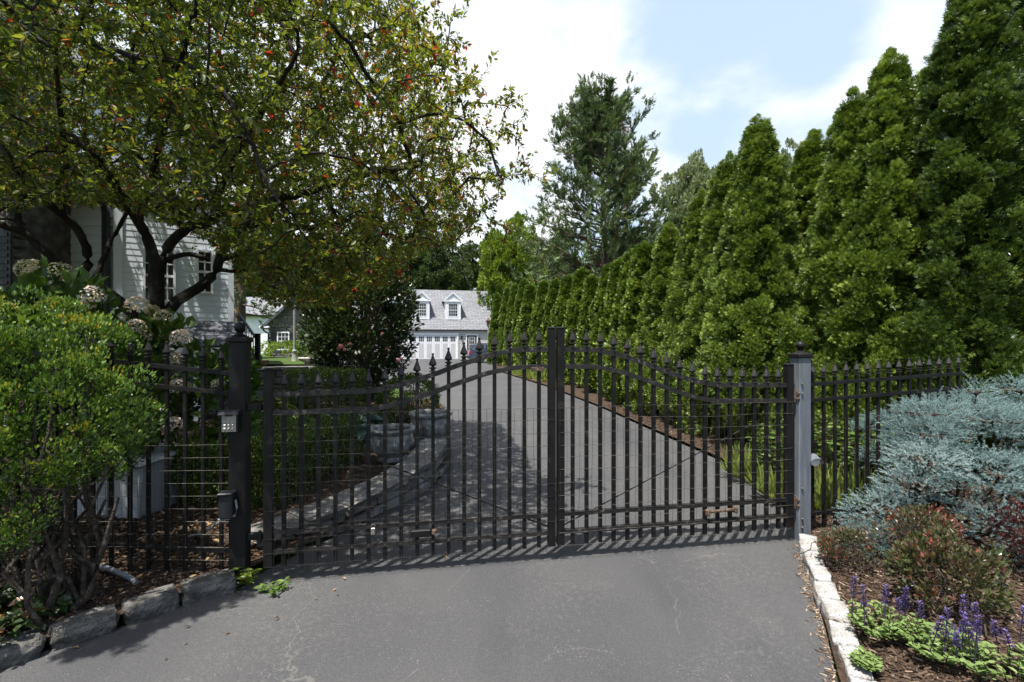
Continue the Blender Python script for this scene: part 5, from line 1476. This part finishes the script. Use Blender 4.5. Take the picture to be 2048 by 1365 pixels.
G_T = 'tall arborvitae of the evergreen screen'; G_S = 'small clipped arborvitae along the drive'
tall = [(1338, 440, 10.6, 0, .92, 'slim arborvitae where the low screen steps up to the tall one'), (1398, 375, 9.4, 1, .95, 'arborvitae standing two before the sharp-topped one, from the low screen'), (1452, 300, 8.5, 2, .95, 'arborvitae just before the sharp-topped one, slightly lower'),
        (1515, 222, 7.5, 0, .95, 'sharp-topped arborvitae standing out alone against the white cloud'), (1632, 252, 7.6, 1, .95, 'arborvitae behind the grey post, lower of the neighbouring pair'), (1692, 178, 6.7, 2, .92, 'arborvitae behind the grey post with a bare brown streak beside it'),
        (1790, 84, 6.2, 1, 1.0, 'tall pointed arborvitae between the grey post and the blue spruce'), (1856, 120, 7.0, 0, 1.0, 'arborvitae tucked behind the tall pointed one')]
for i, (px, py, Y, k, wd, lb_) in enumerate(tall): arborvitae(lb_, px, py, Y, NEARV[k], 5.6, G_T, wd)
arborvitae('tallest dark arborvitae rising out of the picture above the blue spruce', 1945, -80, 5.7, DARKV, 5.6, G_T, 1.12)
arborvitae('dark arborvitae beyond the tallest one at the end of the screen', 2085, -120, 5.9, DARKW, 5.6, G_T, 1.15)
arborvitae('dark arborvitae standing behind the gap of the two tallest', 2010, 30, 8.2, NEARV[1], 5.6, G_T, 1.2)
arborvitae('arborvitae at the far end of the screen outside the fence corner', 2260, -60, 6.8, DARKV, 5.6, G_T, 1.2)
small = [(994, 585, 34.5), (1014, 572, 31.5), (1030, 566, 28.8), (1045, 556, 26.5), (1062, 566, 24.6), (1085, 558, 22.6), (1110, 556, 20.8), (1135, 548, 19.1), (1166, 534, 17.6), (1190, 548, 16.2), (1215, 524, 14.9), (1243, 515, 13.8), (1268, 498, 12.8), (1296, 482, 11.8)]
for i, (px, py, Y) in enumerate(small):
    arborvitae(f'{ORD[i]} small arborvitae of the low screen, counting from the garage end', px, py, Y, MIDV[i % 3], 4.3, G_S, .95 + .1 * (i % 3 == 1))


def broad_mesh(seed, nl=15000, leaf=.034, lobes=26):
    """unit broadleaf crown: radius about 1, leaf clumps on overlapping lobes"""
    global rng
    keep_ = rng; rng = np.random.default_rng(seed)
    C = rdir(lobes) * rng.uniform(.35, .72, (lobes, 1)); C[:, 2] *= .95
    Rr = rng.uniform(.24, .42, lobes)
    ncl = lobes * 22; idx = np.repeat(np.arange(lobes), 22)
    u = rdir(ncl); CC = C[idx] + u * Rr[idx][:, None] * rng.uniform(.75, 1.05, (ncl, 1))
    part = clumps(CC, rng.uniform(.05, .10, ncl), nl // ncl, DIAM, leaf, cen=np.array([0, 0, -.4]), up=.4, jit=.8)
    rng = keep_
    return part


BROADV = {}
for nm, sd, lm in (('maple', 21, 'maple_leaf'), ('pale', 22, 'pale_leaf'), ('wood', 23, 'wood_leaf'), ('wood', 24, 'wood_leaf')):
    v, f, t_ = broad_mesh(sd, 42000 if nm == 'maple' else 30000, .062 if nm == 'maple' else .062)
    me = npmesh('crown', v, f, t_); me.materials.append(M[lm]); BROADV.setdefault(nm, []).append(me)


def bigtree(name, label, px, pyt, pyb, Y, wpx, kind, group=None, var=0, seed=1):
    """crown spans pyt..pyb in height and wpx across, seen at Y; the trunk stands under it"""
    c = at(px, (pyt + pyb) / 2, Y); rx = wpx / 2 / F * Y / .95; rz = (pyb - pyt) / 2 / F * Y / .95
    th = thing(name, label, 'tree', (c[0], Y, 0), group)
    me = BROADV[kind][var % len(BROADV[kind])]
    cr_ = link('crown', me, None, th, (0, 0, c[2])); cr_.scale = (rx, rx, rz); cr_.rotation_euler.z = seed * 1.3
    r = random.Random(seed); ch = []
    H = c[2]; zs = np.linspace(-.1, H, 9); r0 = .035 * (H + rz) * .6
    ch.append((np.stack([.02 * H * np.sin(zs / H * 3 + seed), .02 * H * np.cos(zs / H * 2), zs], 1), np.linspace(r0, r0 * .5, 9)))
    for i in range(11):
        a = r.uniform(0, 6.28); z0 = max(.4 * H, H - rz) * .9 + (H - max(.4 * H, H - rz) * .9) * i / 11; e = np.array([math.cos(a) * rx * .7, math.sin(a) * rx * .7, H + r.uniform(-.3, .7) * rz])
        s_ = np.array([0, 0, z0]); ch.append((np.array([s_, (s_ + e) / 2 + (0, 0, -.05 * rz), e]), np.array([r0 * .4, r0 * .25, r0 * .08])))
    v, f = polytubes(ch, 7); link('trunk', npmesh('trunk', v, f, smooth=True), M['brown_bark'], th)
    return th

bigtree('maple', 'bright green round maple beside the garage roof', 1030, 432, 660, 50, 155, 'maple', None, 0, 2)
bigtree('tree', 'pale silvery tree rising behind the low evergreen screen', 1395, 305, 560, 44, 175, 'pale', None, 0, 3)
bigtree('tree', 'pale silvery tree glimpsed behind the sharp-topped arborvitae', 1585, 290, 520, 46, 110, 'pale', None, 0, 5)
G_B = 'distant trees behind the garage'
for i, (px, t0, t1, Y, wp, var, lb_) in enumerate([(890, 470, 640, 78, 130, 0, 'distant tree directly over the garage dormers'), (965, 468, 600, 84, 110, 1, 'distant tree between the garage roof and the maple'), (820, 440, 640, 74, 150, 1, 'distant tree showing under the plum tree branch tips'), (735, 430, 650, 80, 150, 0, 'distant tree behind the dark rhododendron'), (640, 440, 650, 76, 140, 1, 'distant tree behind the lamp post'), (540, 430, 650, 70, 140, 0, 'distant tree behind the cottage roof'), (440, 400, 650, 75, 160, 1, 'distant tree mostly hidden by the white house'), (1120, 470, 640, 80, 160, 0, 'distant tree behind the tall cedar'), (1250, 450, 640, 82, 170, 1, 'distant tree past the tall cedar, towards the silvery tree')]):
    bigtree('tree', lb_, px, t0, t1, Y, wp, 'wood', G_B, var, i + 4)

# tall red cedar with upswept sprays, its trunk showing
ced = thing('red_cedar', 'tall shaggy cedar with bare trunk standing above the evergreen screen', 'cedar', (at(1207, 600, 30)[0], 30, 0))
cb = ORG[ced.name]; Htop = at(1207, 232, 30)[2]
r = np.random.default_rng(77); ch = []
zs = np.linspace(-.1, Htop - .8, 16); tr = np.stack([.12 * np.sin(zs * .35), .1 * np.cos(zs * .3), zs], 1)
ch.append((tr, np.linspace(.36, .05, 16)))
PP_, DD_, NN_, TT_ = [], [], [], []
for i in range(150):
    tq = r.random() ** .85; z = 2.2 + tq * (Htop - 2.8)
    hgt = z / Htop
    lw = np.interp(hgt, [.1, .25, .45, .62, .8, .93, 1.0], [5.6, 5.9, 5.6, 5.0, 4.0, 2.7, 1.2]) * r.uniform(.66, 1.06)
    a = r.uniform(0, 6.283)
    if math.cos(a) > .3 and .3 < hgt < .75: lw *= .82
    upk = np.interp(hgt, [.1, .5, .8, 1], [.05, .3, .75, 1.6])
    s_ = np.array([np.interp(z, zs, tr[:, 0]), np.interp(z, zs, tr[:, 1]), z]); d = np.array([math.cos(a), math.sin(a), upk]); d /= np.linalg.norm(d)
    n_ = 9; u = np.linspace(0, 1, n_)[:, None]
    q = s_ + d * lw * u + np.array([0, 0, .22]) * lw * (u ** 2 - .5 * u) + np.concatenate([np.zeros((1, 3)), r.normal(0, .07, (n_ - 1, 3))])
    ch.append((q, np.linspace(.055 * (lw / 4) + .015, .01, n_)))
    for j in range(15):
        u0 = .25 + .75 * (j + r.random()) / 15; x = u0 * (n_ - 1); k = min(n_ - 2, int(x)); b0 = q[k] + (q[k + 1] - q[k]) * (x - k)
        dd = unit(d * .55 + r.normal(0, .55, 3) + np.array([0, 0, .25])); sl_ = r.uniform(.35, .85) * (1.15 - .3 * u0)
        ch.append((np.array([b0, b0 + dd * sl_]), np.array([.012, .005])))
        m_ = 9
        w_ = r.random((m_, 1)) ** .7
        PP_.append(b0 + dd * sl_ * w_ + r.normal(0, .07, (m_, 3))); DD_.append(dd + np.array([0, 0, .45]) + r.normal(0, .42, (m_, 3))); NN_.append(r.normal(size=(m_, 3))); TT_.append(np.clip(.45 + r.normal(0, .16) + r.normal(0, .14, m_), 0, .92))
p_ = at(1243, 262, 29.2)
for _ in range(18): PP_.append(p_ + r.normal(0, .28, (3, 3)) - 0); DD_.append(r.normal(size=(3, 3)) + (0, 0, .4)); NN_.append(r.normal(size=(3, 3))); TT_.append(np.ones(3))
PP_ = np.concatenate([p if len(p) == 9 else p - cb for p in PP_])
v, f, t_ = scat(FEATHER, PP_, np.concatenate(DD_), np.concatenate(NN_), rng.uniform(.30, .60, len(PP_)), np.concatenate(TT_))
link('crown', npmesh('crown', v, f, t_), M['cedar_leaf'], ced)
v, f = polytubes(ch, 6); link('trunk', npmesh('trunk', v, f, smooth=True), M['brown_bark'], ced)
# brown-trunked pine past the white house
pn = thing('pine_tree', 'brown-trunked pine past the corner of the white house', 'pine', (at(478, 700, 19)[0], 19, .9))
ch = [(np.array([[0, 0, -.2], [.05, 0, 3], [0, .05, 7], [.05, 0, 10]]), np.array([.24, .2, .14, .05]))]
PP_, DD_ = [], []
for i in range(60):
    z = r.uniform(1.6, 9.5); a = r.uniform(0, 6.283); lw = 2.6 * (1.1 - z / 11) * r.uniform(.6, 1.1); d = np.array([math.cos(a), math.sin(a), -.05])
    q = np.array([0, 0, z]) + d * lw * np.linspace(0, 1, 6)[:, None] + np.array([0, 0, -.18]) * np.linspace(0, 1, 6)[:, None] ** 2 * lw
    ch.append((q, np.linspace(.04, .01, 6)))
    PP_.append(q[r.integers(2, 6, 60)] + r.normal(0, .2, (60, 3))); DD_.append(d + r.normal(0, .6, (60, 3)))
PP_ = np.concatenate(PP_)
v, f, t_ = scat(FEATHER, PP_, np.concatenate(DD_), r.normal(size=(len(PP_), 3)), r.uniform(.2, .4, len(PP_)), np.clip(.5 + r.normal(0, .25, len(PP_)), 0, 1))
link('crown', npmesh('crown', v, f, t_), M['cedar_leaf'], pn)
v, f = polytubes(ch, 7); link('trunk', npmesh('trunk', v, f, smooth=True), M['brown_bark'], pn)

# ------------------------------------------------------------------ blue spruce and the planted bed
sp = thing('blue_spruce', 'spreading dwarf blue spruce in layered silvery mounds by the fence', 'spruce', (3.75, 3.95, .15))
r = np.random.default_rng(31)
pads = [(2.72, 3.60, .46, .21), (2.88, 3.54, .28, .26), (2.62, 3.60, .25, .17), (3.02, 3.66, .62, .22),
        (3.00, 3.50, .84, .24), (3.40, 3.38, .78, .32), (3.84, 3.32, .76, .34), (4.3, 3.38, .80, .38), (4.75, 3.5, .84, .36),
        (3.16, 3.70, 1.05, .24), (4.05, 3.52, 1.00, .32), (4.5, 3.6, 1.04, .34),
        (3.34, 3.90, 1.27, .25), (3.72, 3.74, 1.22, .27), (4.15, 3.68, 1.22, .30), (4.62, 3.8, 1.24, .34),
        (3.88, 4.04, 1.53, .12), (4.28, 4.06, 1.55, .17), (4.65, 4.05, 1.42, .3),
        (3.36, 3.34, .45, .22), (3.80, 3.24, .42, .26), (4.25, 3.26, .46, .28), (3.56, 3.28, .22, .18), (4.05, 3.22, .22, .2), (4.1, 4.4, 1.22, .4), (3.55, 4.4, 1.0, .36), (4.7, 4.5, 1.0, .45), (3.5, 4.35, .7, .3), (5.1, 3.9, .85, .4)]
PP_, DD_, NN_, TT_, SS_ = [], [], [], [], []
ch = []
hub = np.array([3.8, 4.0, .35])
for (x, y, z, R_) in pads:
    z = z if z < .9 else .9 + (z - .9) * .62
    n_ = int(600 * (R_ / .36) ** 2)
    a = r.uniform(0, 6.283, n_); k = np.sqrt(r.random(n_))
    o = unit(np.array([x, y, z]) - hub + np.array([0, 0, .05]))
    outx = np.cos(a) * k; outy = np.sin(a) * k
    tilt = (outx * o[0] + outy * o[1])
    P = np.stack([x + outx * R_, y + outy * R_, z - .09 * k ** 2 + .03 * r.normal(size=n_) + (.05 - .09 * tilt) * R_ / .36 - .03], 1)
    D = np.stack([np.cos(a) * (.25 + .6 * k) + o[0] * .55, np.sin(a) * (.25 + .6 * k) + o[1] * .55, .62 - .25 * k + 0 * a], 1) + r.normal(0, .36, (n_, 3))
    PP_.append(P); DD_.append(D); NN_.append(np.tile([0, 0, 1.], (n_, 1)) + r.normal(0, .3, (n_, 3))); SS_.append(r.uniform(.05, .085, n_)); TT_.append(np.clip(.5 + r.normal(0, .13) + r.normal(0, .16, n_), 0, .94))
    m_ = int(n_ * .22); a = r.uniform(0, 6.283, m_); k = np.sqrt(r.random(m_)) * .95  # underside twigs: shade between the pads put into a dark tint
    PP_.append(np.stack([x + np.cos(a) * k * R_, y + np.sin(a) * k * R_, z - .10 - .06 * r.random(m_)], 1)); DD_.append(np.stack([np.cos(a), np.sin(a), -.1 + 0 * a], 1) + r.normal(0, .3, (m_, 3))); NN_.append(np.tile([0, 0, 1.], (m_, 1))); SS_.append(r.uniform(.08, .12, m_)); TT_.append(np.clip(.12 + r.normal(0, .1, m_) + (r.random(m_) < .10) * .7, 0, 1))
    c = np.array([x, y, z - .09]); hb = np.array([3.8 + .2 * r.normal(), 4.05 + .1 * r.normal(), .10]); u = np.linspace(0, 1, 7)[:, None]
    q = hb + (c - hb) * u - np.sin(u * np.pi) * np.array([0, 0, .10]); q[:, 2] = np.maximum(q[:, 2], .12); ch.append((q, np.linspace(.02, .006, 7)))
    for _ in range(9):
        e = c + np.array([r.normal(0, R_ * .5), r.normal(0, R_ * .5), .02]); ch.append((np.array([c, (c + e) / 2 + (0, 0, .02), e]), np.array([.009, .007, .004])))
PP_ = np.concatenate(PP_)
v, f, t_ = scat(TWIG, PP_, np.concatenate(DD_), np.concatenate(NN_), np.concatenate(SS_), np.concatenate(TT_))
link('needles', npmesh('needles', v - ORG[sp.name], f, t_), M['spruce_leaf'], sp)
v, f = polytubes(ch, 6); link('branches', npmesh('branches', v - ORG[sp.name], f, smooth=True), M['stem'], sp)
print('spruce twigs', len(PP_))

shrub('barberry', 'larger dark maroon and green barberry mound in the mulch below the blue spruce', 'barberry', (2.50, 2.74, .12), (2.52, 2.78, .31), (.27, .22, .20), 78, (.04, .075), 36, DIAM, .034, 'barberry_leaf', 'twig', 26, low=-.55, r0=.005, shell=.55, tf=lambda P, u: .12 * (P[:, 2] - .35) + .0, up=.6)
shrub('barberry', 'smallest barberry with reddish tips near the kerb', 'barberry', (2.33, 3.35, .09), (2.33, 3.36, .20), (.15, .13, .12), 44, (.035, .06), 34, DIAM, .021, 'barberry_leaf', 'stem', 18, low=-.4, r0=.004, shell=.5, tf=lambda P, u: .12, up=.6)
shrub('barberry', 'wine-red barberry in the shadow of the spruce at the picture edge', 'barberry', (3.4, 3.15, .12), (3.42, 3.17, .34), (.24, .2, .18), 60, (.05, .08), 40, DIAM, .026, 'red_leaf', 'stem', 22, low=-.4, r0=.005, shell=.55)
shrub('barberry', 'maroon barberry sprays close under the overhanging spruce boughs', 'barberry', (2.72, 3.22, .1), (2.74, 3.24, .36), (.22, .16, .16), 50, (.05, .08), 40, DIAM, .024, 'barberry_leaf', 'stem', 34, low=-.4, r0=.005, shell=.6, tf=lambda P, u: .15)


def salvia(label, c, R_, nleaf, spikes, h):
    th = thing('salvia', label, 'salvia', c)
    nst = 46; P, D, N_, T_ = [], [], [], []
    ch = []
    for i in range(nst):
        a = r.uniform(0, 6.283); k = math.sqrt(r.random()); b0 = np.array(c) + np.array([math.cos(a), math.sin(a), 0]) * R_ * k * .6
        e = np.array(c) + np.array([math.cos(a) * R_ * k * 1.1, math.sin(a) * R_ * k * 1.1, h * (1.05 - .5 * k) * r.uniform(.6, 1.1)])
        ch.append((np.array([b0, (b0 + e) / 2, e]), np.array([.003, .0025, .002])))
        for q in range(nleaf):
            u = .25 + .75 * q / nleaf; p = b0 + (e - b0) * u; aa = r.uniform(0, 6.283)
            P.append(p); D.append([math.cos(aa), math.sin(aa), .35]); N_.append([r.normal(0, .3), r.normal(0, .3), 1]); T_.append(.45 + r.normal(0, .2) + .2 * u)
    leaves('foliage', M['salvia_leaf'], th, scat(LEAF, np.array(P), np.array(D), np.array(N_), r.uniform(.026, .046, len(P)), np.array(T_)))
    v, f = polytubes(ch, 4); link('stems', npmesh('stems', v - ORG[th.name], f), M['stem'], th)
    for (dx, dy, hh) in spikes:
        b0 = np.array(c) + np.array([dx, dy, h * .4]); tp = b0 + np.array([r.normal(0, .015), r.normal(0, .015), hh])
        n_ = int(hh * 430); u = .42 + .58 * r.random(n_); a = r.uniform(0, 6.283, n_); w_ = .009 * (1.15 - .75 * (u - .38) / .62)
        Pp = b0 + (tp - b0) * u[:, None] + np.stack([np.cos(a) * w_, np.sin(a) * w_, 0 * a], 1)
        va, fa, ta = scat(DIAM, Pp, np.stack([np.cos(a), np.sin(a), .7 + 0 * a], 1), np.stack([np.cos(a), np.sin(a), 1 + 0 * a], 1), .014, .55 + r.normal(0, .25, n_))
        vb, fb_ = polytubes([(np.array([b0, (b0 + tp) / 2, tp]), np.array([.003, .003, .0015]))], 4)
        V_, F_, T2_ = join([(va, fa, ta), (vb, fb_, np.zeros(len(vb)))])
        link('flower_spike', npmesh('flower_spike', V_ - ORG[th.name], F_, T2_), M['salvia_bloom'], th)
def sk_(n, R_, lo, hi): return [(r.uniform(-R_, R_), r.uniform(-R_, R_) * .8, r.uniform(lo, hi)) for _ in range(n)]
salvia('violet salvia clump, the one with its spikes closest to the barberry mound', (1.98, 2.58, .1), .17, 9, sk_(7, .17, .12, .22), .13)
salvia('violet salvia clump in the middle of the three by the kerb bed', (2.13, 2.40, .1), .19, 10, sk_(7, .19, .12, .24), .15)
salvia('violet salvia clump at the lower corner of the mulch bed', (2.30, 2.22, .1), .20, 10, sk_(7, .19, .13, .25), .15)
salvia('small flowerless green seedling in the mulch near the kerb', (1.70, 2.32, .09), .06, 7, [], .06)

# leafy plants and striped grasses behind the fence
def leafy(label, base, Hh, R_, nst, size, lm, name='leafy_plant'):
    th = thing(name, label, 'perennial', base); P, D, N_, T_, ch = [], [], [], [], []
    for i in range(nst):
        a = r.uniform(0, 6.283); k = math.sqrt(r.random()) * R_; e = np.array(base) + np.array([math.cos(a) * k, math.sin(a) * k, Hh * r.uniform(.6, 1.05)]); b0 = np.array(base) + np.array([math.cos(a) * k, math.sin(a) * k, 0]) * .5
        ch.append((np.array([b0, (b0 + e) / 2, e]), np.array([.005, .004, .002])))
        for q in range(10):
            u = .2 + .8 * q / 10; aa = r.uniform(0, 6.283)
            P.append(b0 + (e - b0) * u); D.append([math.cos(aa), math.sin(aa), .15]); N_.append([r.normal(0, .3), r.normal(0, .3), 1]); T_.append(.4 + r.normal(0, .2) + .25 * u)
    leaves('foliage', M[lm], th, scat(LEAF, np.array(P), np.array(D), np.array(N_), size * r.uniform(.7, 1.2, len(P)), np.array(T_)))
    if nst > 12: v, f = polytubes(ch, 4); link('stems', npmesh('stems', v - ORG[th.name], f), M['stem'], th)
leafy('leafy green perennial behind the hinge side of the sunlit gate leaf', (2.93, 5.3, .06), .72, .30, 34, .10, 'green_leaf')
leafy('leafy green perennial behind the fence next to the floodlight', (3.45, 5.0, .08), .78, .34, 40, .11, 'green_leaf')
leafy('leafy green perennial behind the fence close to the blue spruce', (3.85, 5.2, .1), .7, .3, 34, .11, 'green_leaf')


def tuft(label, base, n, R_, size):
    th = thing('striped_grass', label, 'ornamental grass', base)
    a = r.uniform(0, 6.283, n); k = np.sqrt(r.random(n)); P = np.array(base) + np.stack([np.cos(a) * k * R_ * .4, np.sin(a) * k * R_ * .4, 0 * a], 1)
    D = np.stack([np.cos(a) * (.3 + .6 * k), np.sin(a) * (.3 + .6 * k), 1.0 - .3 * k], 1) + r.normal(0, .15, (n, 3)); N_ = np.stack([np.cos(a), np.sin(a), .3 + 0 * a], 1) * -1
    tv, tf = BLADE; S_ = size * r.uniform(.6, 1.15, n)
    leaves('foliage', M['lime_leaf'], th, scat((tv * np.array([1.2, 1, 1.6]), tf), P, D, -N_, S_, .5 + r.normal(0, .22, n)))
tuft('yellow striped grass tuft behind the last pickets of the sunlit gate leaf', (2.80, 5.75, .05), 240, .42, .34)
tuft('yellow striped grass tuft low between the gate hinge and the grey post', (2.72, 4.95, .05), 160, .3, .34)
tuft('yellow striped grass tuft behind the fence beside the grey post', (2.98, 4.55, .07), 240, .34, .36)
tuft('yellow striped grass tuft under the blue spruce edge behind the fence', (3.25, 4.75, .08), 200, .34, .36)
for i, (x, y) in enumerate([(1.02, 19.0), (.62, 20.6), (.2, 22.2), (-.1, 23.6)]):
    tuft(f'{ORD[i]} low yellow-green tuft at the foot of the small evergreens, past the gate centre', (x + .35, y, .05), 130, .9, .5)
leafy('weed with jagged leaves sprouting at the foot of the dark keypad post', (-1.78, 3.22, .01), .13, .06, 8, .055, 'box_leaf', 'weed')
leafy('flat pale weed rosette at the asphalt edge below the dark gate leaf', (-1.58, 3.18, .0), .05, .10, 7, .045, 'green_leaf', 'weed')

# ivy, mulch chips and litter: nobody could count them
def cover(name, m_, n, region, hf, tm, size, tint, dz=.01, tilt=.25, lift=0.0):
    P = []
    while len(P) < n:
        x, y = region()
        P.append((x, y, hf(x, y) + dz + lift * rng.random()))
    P = np.array(P); a = rng.uniform(0, 6.283, n); D = np.stack([np.cos(a), np.sin(a), rng.normal(0, tilt, n)], 1); N_ = np.tile([0, 0, 1.], (n, 1)) + rng.normal(0, tilt, (n, 3))
    v, f, t_ = scat(tm, P, D, N_, size * rng.uniform(.4, 1.5, n), np.clip(tint(n), 0, 1))
    return tag(link(name, npmesh(name, v, f, t_), M[m_]), kind='stuff')
def reg_r():
    y = rng.uniform(1.3, 6.0) if rng.random() < .85 else rng.uniform(6, 12); return xr(y) + .06 + 2.4 * rng.random() ** 1.4, y
def reg_l():
    y = rng.uniform(1.8, 4.2); return xl(y) - .12 - 2.2 * rng.random() ** 1.3, y
def reg_l2():
    y = rng.uniform(3.6, 9.5); return xl(y) - .35 - 3.0 * rng.random() ** 1.3, y
cover('mulch_chips', 'mulch_chip', 26000, reg_r, hr, CHIP, .032, lambda n: rng.normal(.5, .22, n) + (rng.random(n) < .04) * .4)
cover('mulch_chips', 'mulch_chip', 10000, reg_l, hl, CHIP, .034, lambda n: rng.normal(.4, .22, n) + (rng.random(n) < .05) * .4)
cover('leaf_litter', 'litter', 500, reg_l, hl, LEAF, .05, lambda n: rng.random(n), dz=.02)
cover('leaf_litter', 'litter', 800, reg_l2, hl, LEAF, .05, lambda n: rng.random(n), dz=.02)
def reg_ivy():
    return rng.uniform(-3.3, -2.55), rng.uniform(2.25, 2.85)
cover('ivy', 'dark_leaf', 700, reg_ivy, hl, BROAD, .06, lambda n: rng.normal(.6, .2, n), dz=.03, tilt=.4, lift=.10)
def reg_bed():
    y = rng.uniform(6.4, 9.2); return xl(y) - .9 - 2.2 * rng.random(), y
cover('ground_cover', 'green_leaf', 2600, reg_bed, hl, BROAD, .05, lambda n: rng.normal(.5, .25, n), dz=.02, tilt=.4, lift=.10)
def reg_kerb():
    y = rng.uniform(1.2, 4.05); return xr(y) - .0 - abs(rng.normal(0, .035)), y
cover('leaf_litter', 'mulch_chip', 900, reg_kerb, lambda x, y: 0, CHIP, .022, lambda n: rng.normal(.75, .2, n), dz=.004, tilt=.1)
def reg_drive():
    y = rng.uniform(2.2, 6.5); x = xl(y) + .05 + abs(rng.normal(0, .5)); return x, y
cover('leaf_litter', 'litter', 70, reg_drive, lambda x, y: 0, LEAF, .03, lambda n: rng.random(n), dz=.008, tilt=.2)
